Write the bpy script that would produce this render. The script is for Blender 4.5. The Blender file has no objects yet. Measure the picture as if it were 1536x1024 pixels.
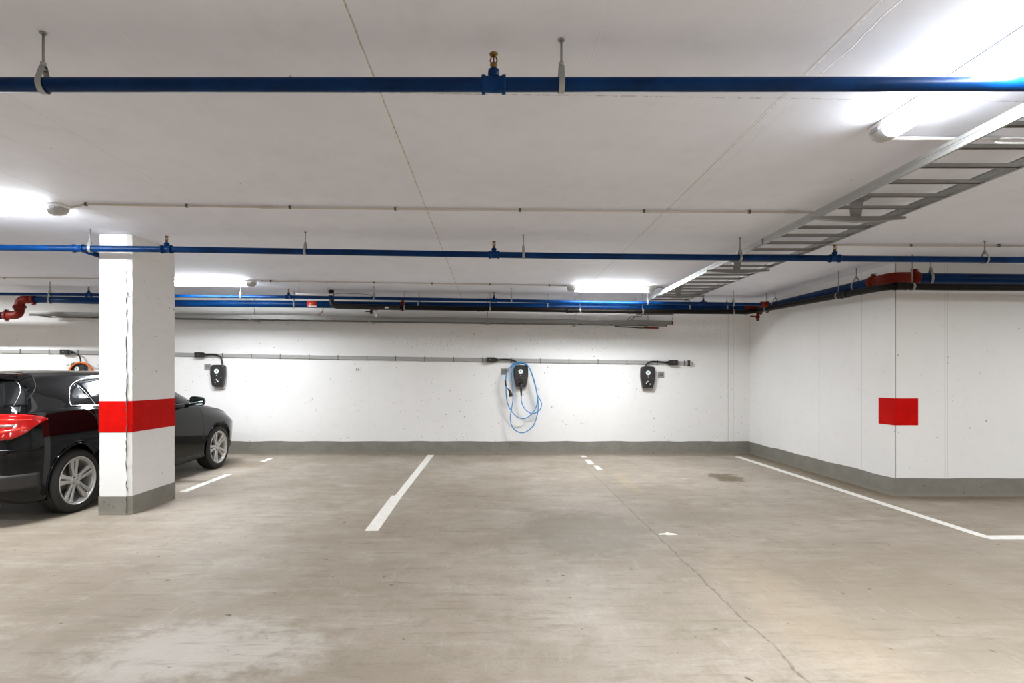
import bpy, bmesh, math, random
from mathutils import Vector, Matrix
from mathutils.bvhtree import BVHTree
random.seed(7)
SC = bpy.context.scene
COL = SC.collection
PI = math.pi
EYE = 1.35                      # camera height
FOC = 832.0                     # focal length in pixels of the 1536 px wide photo
VX, VY = 740.0, 566.0           # vanishing point of the depth direction

# ------------------------------------------------------------------ placing
def P(px, py, Y):
    return Vector(((px - VX) / FOC * Y, Y, EYE + (VY - py) / FOC * Y))
def ceil_z(X):
    return 2.71 - 0.0135 * X
def CP(px, py, off=0.0):        # point of the ceiling (or a plane parallel below it)
    a, b = (px - VX) / FOC, (VY - py) / FOC
    t = (2.71 - EYE - off) / (b + 0.0135 * a)
    return Vector((a * t, t, EYE + b * t))
def FP(px, py):
    Y = EYE * FOC / (py - VY)
    return Vector(((px - VX) / FOC * Y, Y, 0))

# ------------------------------------------------------------------ materials
class NT:
    def __init__(s, name):
        s.m = bpy.data.materials.new(name); s.m.use_nodes = True
        s.t = s.m.node_tree; s.n = s.t.nodes; s.l = s.t.links
        s.b = s.n['Principled BSDF']
        tc = s.n.new('ShaderNodeTexCoord'); s.co = tc.outputs['Object']
        sx = s.n.new('ShaderNodeSeparateXYZ'); s.l.new(s.co, sx.inputs[0])
        s.x, s.y, s.z = sx.outputs
    def put(s, sock, v):
        if hasattr(v, 'is_output'): s.l.new(v, sock)
        elif isinstance(v, (tuple, list)) and len(v) == 3 and sock.type == 'RGBA': sock.default_value = (*v, 1)
        else: sock.default_value = v
    def math(s, op, a, b=0.0, c=None, clamp=False):
        n = s.n.new('ShaderNodeMath'); n.operation = op; n.use_clamp = clamp
        s.put(n.inputs[0], a); s.put(n.inputs[1], b)
        if c is not None: s.put(n.inputs[2], c)
        return n.outputs[0]
    def noise(s, scale, detail=4, rough=.55, vec=None, stretch=None):
        n = s.n.new('ShaderNodeTexNoise'); n.inputs['Scale'].default_value = scale
        n.inputs['Detail'].default_value = detail; n.inputs['Roughness'].default_value = rough
        v = vec or s.co
        if stretch:
            mp = s.n.new('ShaderNodeMapping'); mp.inputs['Scale'].default_value = stretch
            s.l.new(v, mp.inputs[0]); v = mp.outputs[0]
        s.l.new(v, n.inputs['Vector']); return n.outputs[0]
    def step(s, v, lo, hi):
        n = s.n.new('ShaderNodeMapRange'); n.interpolation_type = 'SMOOTHSTEP'
        s.put(n.inputs[0], v); n.inputs[1].default_value = lo; n.inputs[2].default_value = hi
        return n.outputs[0]
    def mix(s, f, a, b, mode='MIX'):
        n = s.n.new('ShaderNodeMix'); n.data_type = 'RGBA'; n.blend_type = mode
        s.put(n.inputs[0], f); s.put(n.inputs[6], a); s.put(n.inputs[7], b); return n.outputs[2]
    def line(s, coord, c, hw, jit=None, amp=0.0):      # 1 on the line coord == c
        if jit is not None:
            coord = s.math('ADD', coord, s.math('MULTIPLY', s.math('SUBTRACT', jit, .5), amp))
        d = s.math('ABSOLUTE', s.math('SUBTRACT', coord, c))
        return s.math('SUBTRACT', 1.0, s.step(d, hw * .35, hw))
    def within(s, coord, a, b, soft=.1):
        return s.math('MULTIPLY', s.step(coord, a - soft, a + soft), s.math('SUBTRACT', 1.0, s.step(coord, b - soft, b + soft)))
    def blob(s, cx, cy, rx, ry, nz, amp=.9, soft=.5, ca=None, cb=None):
        dx = s.math('DIVIDE', s.math('SUBTRACT', ca or s.x, cx), rx)
        dy = s.math('DIVIDE', s.math('SUBTRACT', cb or s.y, cy), ry)
        d = s.math('SQRT', s.math('ADD', s.math('MULTIPLY', dx, dx), s.math('MULTIPLY', dy, dy)))
        d = s.math('ADD', d, s.math('MULTIPLY', s.math('SUBTRACT', nz, .5), amp * 2))
        return s.math('SUBTRACT', 1.0, s.step(d, 1 - soft, 1 + soft * .3))
    def specks(s, scale, size, keep):                  # sparse pits
        v = s.n.new('ShaderNodeTexVoronoi'); v.inputs['Scale'].default_value = scale
        nz = s.n.new('ShaderNodeTexNoise'); nz.inputs['Scale'].default_value = scale * 2.2; nz.inputs['Detail'].default_value = 3; s.l.new(s.co, nz.inputs['Vector'])
        ma = s.n.new('ShaderNodeVectorMath'); ma.operation = 'MULTIPLY_ADD'; ma.inputs[1].default_value = (.5 / scale,) * 3
        s.l.new(nz.outputs['Color'], ma.inputs[0]); s.l.new(s.co, ma.inputs[2]); s.l.new(ma.outputs[0], v.inputs['Vector'])
        sp = s.n.new('ShaderNodeSeparateColor'); s.l.new(v.outputs['Color'], sp.inputs[0])
        on = s.step(sp.outputs[0], 1 - keep, 1 - keep + .01)
        sz = s.math('MULTIPLY', sp.outputs[1], size)
        d = s.math('SUBTRACT', v.outputs['Distance'], sz)
        return s.math('MULTIPLY', on, s.math('SUBTRACT', 1.0, s.step(d, -.02, .03)))
    def bump(s, h, strength=.2, dist=.01):
        b = s.n.new('ShaderNodeBump'); b.inputs['Strength'].default_value = strength
        b.inputs['Distance'].default_value = dist; s.l.new(h, b.inputs['Height'])
        s.l.new(b.outputs[0], s.b.inputs['Normal'])
    def col(s, c): s.put(s.b.inputs['Base Color'], c)
    def rough(s, r): s.put(s.b.inputs['Roughness'], r)

def lin(*c):
    return tuple(((v / 255) / 12.92 if v <= 10 else (((v / 255) + .055) / 1.055) ** 2.4) for v in c)

def simple(name, c, rough=.5, metal=0.0, var=.08, scale=30, coat=0.0, bump=0.0):
    t = NT(name); nz = t.noise(scale, 3)
    t.col(t.mix(nz, tuple(v * (1 - var) for v in c), tuple(min(1, v * (1 + var)) for v in c)))
    t.rough(t.math('MULTIPLY_ADD', nz, .1, max(.02, rough - .05))); t.b.inputs['Metallic'].default_value = metal
    t.b.inputs['Coat Weight'].default_value = coat
    if bump: t.bump(nz, bump, .003)
    return t.m

M = {}
def concrete_wall(name, base, joints_x=(), joints_y=(), marks=(), pit=.8):
    t = NT(name)
    big = t.noise(.9, 4, .6); mid = t.noise(7, 5, .6); fine = t.noise(60, 3)
    c = t.mix(t.step(big, .3, .75), tuple(v * .955 for v in base), base)
    c = t.mix(t.math('MULTIPLY', t.step(mid, .5, .8), .07), c, lin(150, 143, 134))
    patch = t.step(t.noise(1.6, 2), .42, .62)
    sp = t.math('MULTIPLY', t.specks(16, .155, .30), t.math('MULTIPLY_ADD', patch, pit, 1 - pit))
    sp2 = t.math('MULTIPLY', t.specks(34, .24, .14), patch)
    c = t.mix(t.math('MULTIPLY', sp, .75), c, lin(84, 77, 69))
    c = t.mix(t.math('MULTIPLY', sp2, .65), c, lin(92, 85, 77))
    jn = t.noise(14, 3)
    for j, w, f in joints_x: c = t.mix(t.math('MULTIPLY', t.line(t.x, j, w, jn, .006), f), c, lin(110, 104, 98))
    for j, w, f in joints_y: c = t.mix(t.math('MULTIPLY', t.line(t.y, j, w, jn, .006), f), c, lin(110, 104, 98))
    for (cx, cz, rx, rz, f) in marks:
        c = t.mix(t.math('MULTIPLY', t.math('MULTIPLY', t.blob(cx, cz, rx, rz, mid, .8, .6, t.x, t.z), t.specks(45, .42, .5)), f), c, lin(80, 72, 62))
    t.col(c); t.rough(.62)
    h = t.math('ADD', t.math('MULTIPLY', fine, .35), t.math('MULTIPLY', mid, .7))
    h = t.math('SUBTRACT', h, t.math('MULTIPLY', t.math('ADD', sp, sp2), .8))
    t.bump(h, .25, .006)
    return t.m
WHITE = lin(234, 232, 229)
M['wall'] = concrete_wall('white_painted_concrete', WHITE, [(4.17, .008, .35), (4.27, .006, .2), (5.13, .006, .4), (5.16, .005, .25), (4.568, .008, .75), (-2.2, .004, .12)],
                          [(7.75, .008, .2), (6.86, .007, .25)], [(-.60, .20, .22, .22, .9), (.95, .12, .16, .10, .8), (-.9, 1.98, 1.1, .22, .6), (1.5, 2.1, 1.6, .3, .45), (3.8, 2.2, .7, .35, .5)])
M['pillar'] = concrete_wall('pillar_white_paint', lin(235, 233, 230), pit=.2)

def ceiling_mat():
    t = NT('ceiling_concrete')
    big = t.noise(.7, 4, .6); mid = t.noise(6, 5, .6); fine = t.noise(90, 3)
    c = t.mix(t.step(big, .3, .7), lin(224, 226, 236), lin(233, 235, 245))
    c = t.mix(t.math('MULTIPLY', t.step(mid, .45, .8), .12), c, lin(186, 179, 173))
    sp = t.math('MULTIPLY', t.specks(9, .09, .12), .7); c = t.mix(sp, c, lin(130, 122, 114))
    jn = t.noise(5, 5, .65); jf = t.noise(40, 3, .7)
    hs = t.math('MULTIPLY', fine, .3)
    rag = t.math('MULTIPLY_ADD', t.step(jf, .35, .65), .6, .4)
    for x, w, f, dk, up in ((-.55, .010, .9, 1, 1), (1.38, .010, .8, 1, 1), (1.45, .004, .5, 1, 1), (-1.49, .006, .55, 0, 1), (-2.4, .005, .45, 1, -1), (-2.85, .004, .45, 1, -1), (-3.36, .005, .55, 1, -1), (-4.2, .005, .4, 0, 1), (.42, .003, .12, 0, 1)):
        amp = .05 if x == 1.45 else .012
        ln = t.line(t.x, x, w, jn, amp)
        if up > 0:
            c = t.mix(t.math('MULTIPLY', t.line(t.x, x - .004, w * .8, jn, amp), f * .9), c, lin(238, 236, 233))
        if dk: c = t.mix(t.math('MULTIPLY', t.math('MULTIPLY', t.line(t.x, x + .007, w * .55, jn, amp), rag), f * .75), c, lin(98, 92, 86))
        hs = t.math('ADD', hs, t.math('MULTIPLY', ln, up * 1.6))
    for y, w, f in ((2.665, .008, .5), (5.44, .005, .25)):
        ln = t.math('MULTIPLY', t.line(t.y, y, w, jn, .012), t.step(jf, .42, .6))
        c = t.mix(t.math('MULTIPLY', ln, f), c, lin(120, 108, 96)); hs = t.math('SUBTRACT', hs, ln)
    t.col(c); t.rough(.75); t.bump(t.math('ADD', hs, t.math('MULTIPLY', mid, .5)), .3, .006)
    return t.m
M['ceiling'] = ceiling_mat()

def floor_mat():
    t = NT('polished_floor_concrete')
    big = t.noise(.45, 5, .62); b2 = t.noise(1.3, 6, .65, stretch=(1, .8, 1)); mid = t.noise(5, 6, .7); fine = t.noise(45, 4, .7)
    swirl = t.noise(2.2, 8, .75, stretch=(.6, 2.0, 1))
    c = t.mix(t.step(big, .32, .68), lin(146, 134, 119), lin(170, 159, 146))
    c = t.mix(t.math('MULTIPLY', t.step(b2, .48, .75), .55), c, lin(140, 130, 113))
    c = t.mix(t.math('MULTIPLY', t.step(swirl, .48, .72), .45), c, lin(190, 182, 170))
    c = t.mix(t.math('MULTIPLY', t.step(mid, .48, .72), .5), c, lin(134, 124, 108))
    c = t.mix(t.math('MULTIPLY', t.step(fine, .45, .72), .3), c, lin(126, 117, 103))
    # trowelled pale patch, darker damp patch, brown traces, painted light falloff
    c = t.mix(t.math('MULTIPLY', t.blob(-1.45, 2.75, .62, .36, mid, 1.1, .5), .38), c, lin(205, 201, 194))
    c = t.mix(t.math('MULTIPLY', t.blob(.80, 4.9, .62, .75, mid, 1.0, .35), .6), c, lin(128, 118, 103))
    c = t.mix(t.math('MULTIPLY', t.blob(2.0, 5.4, .8, .25, mid, .9, .6), .4), c, lin(143, 133, 118))
    c = t.mix(t.math('MULTIPLY', t.blob(3.15, 7.5, .22, .34, mid, 1.6, .3), .8), c, lin(96, 82, 58))
    c = t.mix(t.math('MULTIPLY', t.blob(3.4, 3.5, 1.9, 1.4, b2, .9, .7), .55), c, lin(134, 123, 108))  # broad darkening painted in for light falloff in the right foreground
    c = t.mix(t.math('MULTIPLY', t.blob(1.75, 3.1, .3, 1.5, mid, .8, .6), .2), c, lin(188, 168, 140))
    c = t.mix(t.math('MULTIPLY', t.blob(1.72, 7.2, .10, .9, mid, .8, .4), .22), c, lin(190, 166, 130))
    # dirt along the walls
    e1 = t.math('ADD', t.y, t.math('MULTIPLY', mid, .7)); c = t.mix(t.math('MULTIPLY', t.step(e1, 9.75, 10.25), .65), c, lin(118, 104, 84))
    e2 = t.math('MULTIPLY', t.step(t.math('ADD', t.x, t.math('MULTIPLY', mid, .5)), 4.35, 4.8), t.step(t.y, 5.9, 6.3))
    c = t.mix(t.math('MULTIPLY', e2, .6), c, lin(108, 95, 76))
    e3 = t.math('MULTIPLY', t.step(t.math('ADD', t.y, t.math('MULTIPLY', mid, .7)), 6.1, 6.6), t.step(t.x, 4.0, 4.6))
    c = t.mix(t.math('MULTIPLY', e3, .45), c, lin(118, 104, 84))
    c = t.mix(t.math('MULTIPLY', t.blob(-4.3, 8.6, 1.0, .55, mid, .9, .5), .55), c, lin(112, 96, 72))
    # joint and hair cracks
    jn = t.noise(3, 5, .65); jf = t.noise(30, 3, .7)
    j = t.math('MULTIPLY', t.line(t.x, 1.40, .011, jn, .10), t.math('MULTIPLY_ADD', t.step(jf, .4, .6), .6, .4))
    j = t.math('MULTIPLY', j, t.step(t.math('SUBTRACT', 9.0, t.y), .3, 1.5))
    c = t.mix(t.math('MULTIPLY', j, .62), c, lin(92, 84, 72))
    sp = t.math('MULTIPLY', t.specks(7.5, .10, .26), .85); c = t.mix(sp, c, lin(78, 68, 54))
    sp2 = t.math('MULTIPLY', t.specks(14, .16, .14), .6); c = t.mix(sp2, c, lin(90, 80, 64))
    st = t.noise(6, 7, .75, stretch=(.35, 2.4, 1)); c = t.mix(t.math('MULTIPLY', t.step(st, .5, .7), .5), c, lin(118, 109, 95))
    s3 = t.noise(9, 6, .7, stretch=(2.2, .4, 1)); c = t.mix(t.math('MULTIPLY', t.step(s3, .55, .75), .25), c, lin(196, 189, 178))
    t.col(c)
    t.rough(t.math('MULTIPLY_ADD', t.step(b2, .3, .7), .2, .45)); t.b.inputs['Specular IOR Level'].default_value = .16
    h = t.math('SUBTRACT', t.math('MULTIPLY', fine, .25), t.math('ADD', j, t.math('MULTIPLY', sp, .3)))
    t.bump(t.math('ADD', h, t.math('MULTIPLY', mid, .4)), .12, .006)
    return t.m
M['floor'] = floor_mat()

def grey_band():
    t = NT('grey_plinth_paint'); a = t.noise(5, 5, .65); b = t.noise(50, 3)
    c = t.mix(t.step(a, .35, .7), lin(122, 118, 109), lin(133, 129, 120))
    low = t.math('SUBTRACT', 1.0, t.step(t.math('ADD', t.z, t.math('MULTIPLY', a, .08)), .04, .10))
    c = t.mix(t.math('MULTIPLY', low, .55), c, lin(150, 142, 128))
    c = t.mix(t.math('MULTIPLY', t.specks(22, .24, .2), .6), c, lin(80, 74, 66))
    t.col(c); t.rough(.5); t.bump(t.math('ADD', a, b), .15, .004); return t.m
M['grey_band'] = grey_band()
def red_band():
    t = NT('red_band_paint'); a = t.noise(9, 5, .65)
    c = t.mix(t.step(a, .35, .7), lin(186, 8, 3), lin(200, 12, 5))
    c = t.mix(t.math('MULTIPLY', t.specks(24, .24, .2), .7), c, lin(90, 14, 10))
    t.col(c); t.rough(.6); t.b.inputs['Specular IOR Level'].default_value = .08; t.bump(a, .15, .004); return t.m
M['red_paint'] = red_band()
def line_paint():
    t = NT('white_line_paint'); a = t.noise(14, 5, .7); b = t.noise(60, 4, .7)
    c = t.mix(t.step(a, .4, .75), lin(236, 233, 226), lin(220, 214, 202))
    c = t.mix(t.math('MULTIPLY', t.step(b, .58, .75), .5), c, lin(180, 170, 154))
    t.col(c); t.rough(.55); t.bump(b, .1, .002); return t.m
M['line'] = line_paint()
M['worn_line'] = simple('worn_line_paint', lin(216, 208, 192), .6, var=.12, scale=25)
def pipe_mat(name, c, c2, rough=.3):
    t = NT(name); a = t.noise(8, 5, .65, stretch=(.5, 1, 1)); b = t.noise(70, 3)
    t.col(t.mix(t.step(a, .35, .72), c, c2)); t.rough(t.math('MULTIPLY_ADD', b, .12, rough)); t.bump(b, .06, .002)
    t.b.inputs['Specular IOR Level'].default_value = .13
    return t.m
M['blue'] = pipe_mat('blue_pipe_paint', lin(1, 37, 78), lin(2, 52, 104), .3)
M['blue_fit'] = pipe_mat('blue_fitting_paint', lin(1, 40, 86), lin(3, 56, 112), .26)
M['rust'] = pipe_mat('brick_red_fitting', lin(104, 28, 18), lin(126, 40, 26), .4)
M['brown'] = pipe_mat('dark_brown_drain_pipe', lin(18, 14, 12), lin(27, 22, 19), .42)
M['zinc'] = simple('galvanised_steel', lin(168, 168, 166), .42, .75, .12, 40)
M['zinc_dull'] = simple('dull_galvanised_steel', lin(150, 148, 144), .5, .55, .15, 30)
M['brass'] = simple('brass', lin(128, 98, 54), .35, .7)
M['bulb'] = simple('sprinkler_bulb', lin(120, 60, 44), .1, 0)
M['pvc'] = simple('grey_conduit_plastic', lin(176, 172, 166), .45)
M['pvc_beige'] = simple('beige_conduit_plastic', lin(196, 188, 178), .45)
M['pvc_dark'] = simple('dark_clip_plastic', lin(92, 88, 84), .5)
M['busbar'] = simple('grey_flat_cable', lin(158, 156, 152), .42)
M['white_plastic'] = simple('white_plastic', lin(232, 230, 226), .4)
M['cap_plastic'] = simple('lamp_cap_plastic', lin(172, 170, 166), .35)
M['black_plastic'] = simple('black_plastic', lin(34, 31, 29), .32, coat=.2)
M['charger'] = simple('charger_shell', lin(38, 36, 35), .38, coat=.3)
M['backplate'] = simple('charger_backplate', lin(176, 172, 166), .45)
M['disc'] = simple('status_disc', lin(226, 236, 234), .25)
M['disc_mark'] = simple('disc_mark', lin(90, 130, 128), .3)
M['silver_mark'] = simple('silver_mark', lin(225, 225, 222), .3)
M['grey_sign'] = simple('grey_sign_plate', lin(140, 136, 130), .5)
M['white_sign'] = simple('white_sign_plate', lin(230, 228, 224), .5)
M['sign_digit'] = simple('sign_digit', lin(40, 38, 36), .5)
M['cable_blue'] = simple('blue_charging_cable', lin(72, 142, 196), .4)
M['cable_orange'] = simple('orange_charging_cable', lin(226, 108, 22), .4)
M['cable_black'] = simple('black_cable', lin(20, 18, 17), .45)
M['cable_red'] = simple('red_cable', lin(150, 44, 36), .45)
M['cable_grey'] = simple('grey_cable', lin(120, 114, 108), .5)
M['marker_red'] = simple('red_pipe_marker', lin(196, 52, 30), .4)
M['marker_green'] = simple('green_pipe_marker', lin(88, 132, 62), .4)
def emit(name, c, s):
    t = NT(name); t.col((.9, .9, .9)); t.b.inputs['Emission Color'].default_value = (*c, 1)
    t.b.inputs['Emission Strength'].default_value = s; return t.m
LAMP = 31.0
M['tube_light'] = emit('lit_diffuser', (.91, .96, 1.0), LAMP)
# car
def paint():
    t = NT('black_car_paint'); a = t.noise(400, 2)
    t.col(t.mix(a, (.0018, .0018, .002), (.0032, .0032, .0036))); t.rough(.06)
    t.b.inputs['Specular IOR Level'].default_value = .36
    return t.m
M['paint'] = paint()
M['glass'] = simple('tinted_car_glass', (.004, .006, .006), .03, var=.05)
M['chrome'] = simple('chrome', (.85, .85, .85), .12, 1.0, .03)
M['trim_black'] = simple('car_trim_black', (.010, .010, .010), .55)
M['matte_black'] = simple('matte_black_trim', (.003, .003, .003), .5)
M['matte_black'].node_tree.nodes['Principled BSDF'].inputs['Specular IOR Level'].default_value = .08
M['bumper_grey'] = simple('bumper_lower_plastic', (.022, .020, .019), .5)
M['tyre'] = simple('tyre_rubber', (.016, .015, .014), .65, bump=.1)
M['alloy'] = simple('alloy_rim', lin(205, 203, 199), .34, .55, .04)
M['mirror'] = simple('mirror_glass', (.10, .12, .12), .04, .9, .03)
M['disc_brake'] = simple('brake_disc', lin(110, 106, 102), .4, .8)
def tail():
    t = NT('red_tail_lens'); a = t.noise(20, 2)
    t.col(t.mix(a, lin(140, 4, 4), lin(186, 12, 8))); t.rough(.1); t.b.inputs['Coat Weight'].default_value = .3; return t.m
M['tail'] = tail()
M['tail_bright'] = simple('tail_light_strip', lin(236, 44, 28), .15, coat=1.0)
M['tail_clear'] = simple('clear_tail_lens', lin(150, 120, 114), .2, coat=1.0)

# ------------------------------------------------------------------ mesh building
class MB:
    def __init__(s): s.v = []; s.f = []; s.sm = []
    def face(s, idx, smooth=False): s.f.append(tuple(idx)); s.sm.append(smooth)
    def box(s, c, d, R=None):
        c = Vector(c); b = len(s.v)
        for z in (-.5, .5):
            for y in (-.5, .5):
                for x in (-.5, .5):
                    q = Vector((x * d[0], y * d[1], z * d[2])); s.v.append(c + (R @ q if R else q))
        for q in ((0, 2, 3, 1), (4, 5, 7, 6), (0, 1, 5, 4), (2, 6, 7, 3), (0, 4, 6, 2), (1, 3, 7, 5)): s.face([b + i for i in q])
        return s
    def span(s, lo, hi):
        return s.box([(a + b) / 2 for a, b in zip(lo, hi)], [b - a for a, b in zip(lo, hi)])
    def ring(s, c, u, w, r, n, phase=0.0):
        b = len(s.v)
        for k in range(n):
            a = 2 * PI * k / n + phase; s.v.append(c + u * (math.cos(a) * r) + w * (math.sin(a) * r))
        return b
    def tube(s, pts, r, n=10, caps=True, flat=None, smooth=True):
        pts = [Vector(p) for p in pts]; T = []
        for i in range(len(pts)):
            a = pts[max(0, i - 1)]; b = pts[min(len(pts) - 1, i + 1)]; T.append((b - a).normalized())
        up = Vector((0, 0, 1)) if abs(T[0].z) < .9 else Vector((0, 1, 0))
        u = T[0].cross(up).normalized(); prev = None; first = None
        for i, p in enumerate(pts):
            u = (u - T[i] * u.dot(T[i])).normalized(); w = T[i].cross(u)
            rr = r[i] if isinstance(r, (list, tuple)) else r
            b = s.ring(p, u, w * (flat or 1), rr, n)
            if prev is not None:
                for k in range(n): s.face((prev + k, prev + (k + 1) % n, b + (k + 1) % n, b + k), smooth)
            else: first = b
            prev = b
        if caps: s.face([first + k for k in range(n)][::-1]); s.face([prev + k for k in range(n)])
        return s
    def cyl(s, a, b, r, n=16, r2=None): return s.tube([a, b], [r, r if r2 is None else r2], n)
    def lathe(s, prof, o, axis, n=32, close=False):      # prof: (distance along axis, radius)
        o = Vector(o); A = Vector(axis).normalized(); up = Vector((0, 0, 1)) if abs(A.z) < .9 else Vector((1, 0, 0))
        u = A.cross(up).normalized(); w = A.cross(u); prev = None; first = None
        for h, r in prof:
            b = s.ring(o + A * h, u, w, max(r, 1e-5), n)
            if prev is not None:
                for k in range(n): s.face((prev + k, prev + (k + 1) % n, b + (k + 1) % n, b + k), True)
            else: first = b
            prev = b
        if close:
            for k in range(n): s.face((prev + k, prev + (k + 1) % n, first + (k + 1) % n, first + k), True)
        else: s.face([first + k for k in range(n)][::-1]); s.face([prev + k for k in range(n)])
        return s
    def prism(s, poly, depth, O, U, W, N):               # polygon in (U,W), thick along N
        O, U, W, N = map(Vector, (O, U, W, N)); b = len(s.v); n = len(poly)
        for d in (0, depth):
            for a, c in poly: s.v.append(O + U * a + W * c + N * d)
        s.face([b + i for i in range(n)][::-1]); s.face([b + n + i for i in range(n)])
        for i in range(n): s.face((b + i, b + (i + 1) % n, b + n + (i + 1) % n, b + n + i))
        return s
    def build(s, name, mat, parent=None, origin=None, bevel=0.0, sub=0):
        me = bpy.data.meshes.new(name)
        o0 = Vector(origin) if origin is not None else Vector((0, 0, 0))
        me.from_pydata([tuple(v - o0) for v in s.v], [], s.f); me.update()
        me.polygons.foreach_set('use_smooth', s.sm)
        bm = bmesh.new(); bm.from_mesh(me); bmesh.ops.recalc_face_normals(bm, faces=bm.faces); bm.to_mesh(me); bm.free()
        me.materials.append(M[mat] if isinstance(mat, str) else mat)
        o = bpy.data.objects.new(name, me); COL.objects.link(o)
        if parent is not None: o.parent = parent
        elif origin is not None: o.location = o0
        if bevel:
            m = o.modifiers.new('bevel', 'BEVEL'); m.width = bevel; m.segments = 2; m.limit_method = 'ANGLE'
        if sub:
            m = o.modifiers.new('sub', 'SUBSURF'); m.levels = m.render_levels = sub
        return o

def tag(o, label, cat, group=None, kind=None):
    o['label'] = label; o['category'] = cat
    if group: o['group'] = group
    if kind: o['kind'] = kind
    return o
def thing(name, label, cat, loc=(0, 0, 0), group=None, rz=0.0):
    o = bpy.data.objects.new(name, None); COL.objects.link(o); o.empty_display_size = .1
    o.location = loc; o.rotation_euler.z = rz; return tag(o, label, cat, group)
class Local:                                             # parts built in world coordinates under an Empty at loc
    def __init__(s, root): s.r = root; s.o = Vector(root.location)
    def __call__(s, mb, name, mat, parent=None, **k):
        return mb.build(name, mat, parent or s.r, origin=s.o, **k)
def structure(mb, name, mat, **k):
    o = mb.build(name, mat, **k); o['kind'] = 'structure'; return o

def fillet(pts, rad, n=6):
    pts = [Vector(p) for p in pts]; out = [pts[0]]
    for i in range(1, len(pts) - 1):
        a, b, c = pts[i - 1], pts[i], pts[i + 1]
        d1, d2 = (a - b), (c - b); r = min(rad, d1.length * .45, d2.length * .45)
        p1, p2 = b + d1.normalized() * r, b + d2.normalized() * r
        for k in range(n + 1):
            t = k / n; out.append(p1 * (1 - t) ** 2 + b * 2 * t * (1 - t) + p2 * t * t)
    out.append(pts[-1]); return out
def smooth_path(pts, n=6):
    pts = [Vector(p) for p in pts]; out = []
    for i in range(len(pts) - 1):
        p0, p1, p2, p3 = pts[max(0, i - 1)], pts[i], pts[i + 1], pts[min(len(pts) - 1, i + 2)]
        for k in range(n):
            t = k / n
            out.append(.5 * ((2 * p1) + (p2 - p0) * t + (2 * p0 - 5 * p1 + 4 * p2 - p3) * t * t + (3 * p1 - p0 - 3 * p2 + p3) * t ** 3))
    out.append(pts[-1]); return out
def interp(tab, x):
    if x <= tab[0][0]: return tab[0][1]
    for (a, va), (b, vb) in zip(tab, tab[1:]):
        if x <= b: return va + (vb - va) * (x - a) / (b - a)
    return tab[-1][1]

# ------------------------------------------------------------------ the setting
XL, XR, YF, YB = -15.0, 10.0, -9.0, 9.85                 # extent of the garage
RX, RY = 4.555, 6.30                                     # projecting corner on the right
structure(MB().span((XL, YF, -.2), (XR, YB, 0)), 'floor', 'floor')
cl = MB()
for z in (0, .25):
    for y in (YF, YB):
        for x in (XL, XR): cl.v.append(Vector((x, y, ceil_z(x) + z)))
for q in ((0, 2, 3, 1), (4, 5, 7, 6), (0, 1, 5, 4), (2, 6, 7, 3), (0, 4, 6, 2), (1, 3, 7, 5)): cl.face(q)
structure(cl, 'ceiling', 'ceiling')
structure(MB().span((XL, YB, -.2), (RX + .2, YB + .25, 3.2)), 'wall_back', 'wall')
wr = MB().prism([(RX, RY), (XR, RY), (XR, RY + .3), (RX + .3, RY + .3), (RX + .3, YB), (RX, YB)], 3.4, (0, 0, -.2), (1, 0, 0), (0, 1, 0), (0, 0, 1))
structure(wr, 'wall_right', 'wall')
structure(MB().span((XL - .25, YF, -.2), (XL, YB, 3.2)), 'wall_left', 'wall')
structure(MB().span((XL, YF - .25, -.2), (XR, YF, 3.2)), 'wall_front', 'wall')
structure(MB().span((XR, YF, -.2), (XR + .25, RY, 3.2)), 'wall_outer', 'wall')
# grey painted plinth band, slightly wavy top edge
def wavy_band(name, path, h):
    mb = MB(); pts = []
    for (ax, ay), (bx, by) in zip(path, path[1:]):
        n = max(1, int(math.hypot(bx - ax, by - ay) / .12))
        for k in range(n): pts.append((ax + (bx - ax) * k / n, ay + (by - ay) * k / n))
    pts.append(path[-1])
    for i, (x, y) in enumerate(pts):
        t = h + .004 * math.sin(i * .9) + random.uniform(-.003, .003)
        mb.v += [Vector((x, y, 0)), Vector((x, y, t))]
        if i: mb.face((2 * i - 2, 2 * i, 2 * i + 1, 2 * i - 1))
    o = mb.build(name, 'grey_band'); o['kind'] = 'structure'
    m = o.modifiers.new('thick', 'SOLIDIFY'); m.thickness = .004; m.offset = 0
    return o
wavy_band('baseboard_back', [(XL, YB - .003), (RX - .004, YB - .003)], .222)
wavy_band('baseboard_right', [(RX - .003, YB - .004), (RX - .003, RY - .003), (XR, RY - .003)], .208)

# ------------------------------------------------------------------ pillar
PX0, PX1, PY0, PY1 = -3.87, -3.563, 5.45, 6.20
def pillar_poly(g, ch=.040):
    return [(PX0 - g, PY0 - g), (PX1 - ch, PY0 - g), (PX1 + g, PY0 + ch * .55), (PX1 + g, PY1 + g), (PX0 - g, PY1 + g)]
pr = thing('pillar', 'white concrete pillar with a red band in front of the black car', 'pillar', ((PX0 + PX1) / 2, (PY0 + PY1) / 2, 0))
pr['kind'] = 'thing'
pl = Local(pr)
def pillar_piece(z0, z1, g, rag=0.0, nz=1):
    mb = MB(); poly = pillar_poly(g); n = len(poly)
    for k in range(nz + 1):
        z = z0 + (z1 - z0) * k / nz
        for i, (x, y) in enumerate(poly):
            j = random.uniform(-1, 1) * rag if i in (1,) else random.uniform(-1, 1) * rag * .4
            mb.v.append(Vector((x + j, y, z if z0 > 0 or k else z)))
    for k in range(nz):
        for i in range(n): mb.face((k * n + i, k * n + (i + 1) % n, (k + 1) * n + (i + 1) % n, (k + 1) * n + i))
    mb.face(range(n)); mb.face(range(nz * n, nz * n + n)); return mb
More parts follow.
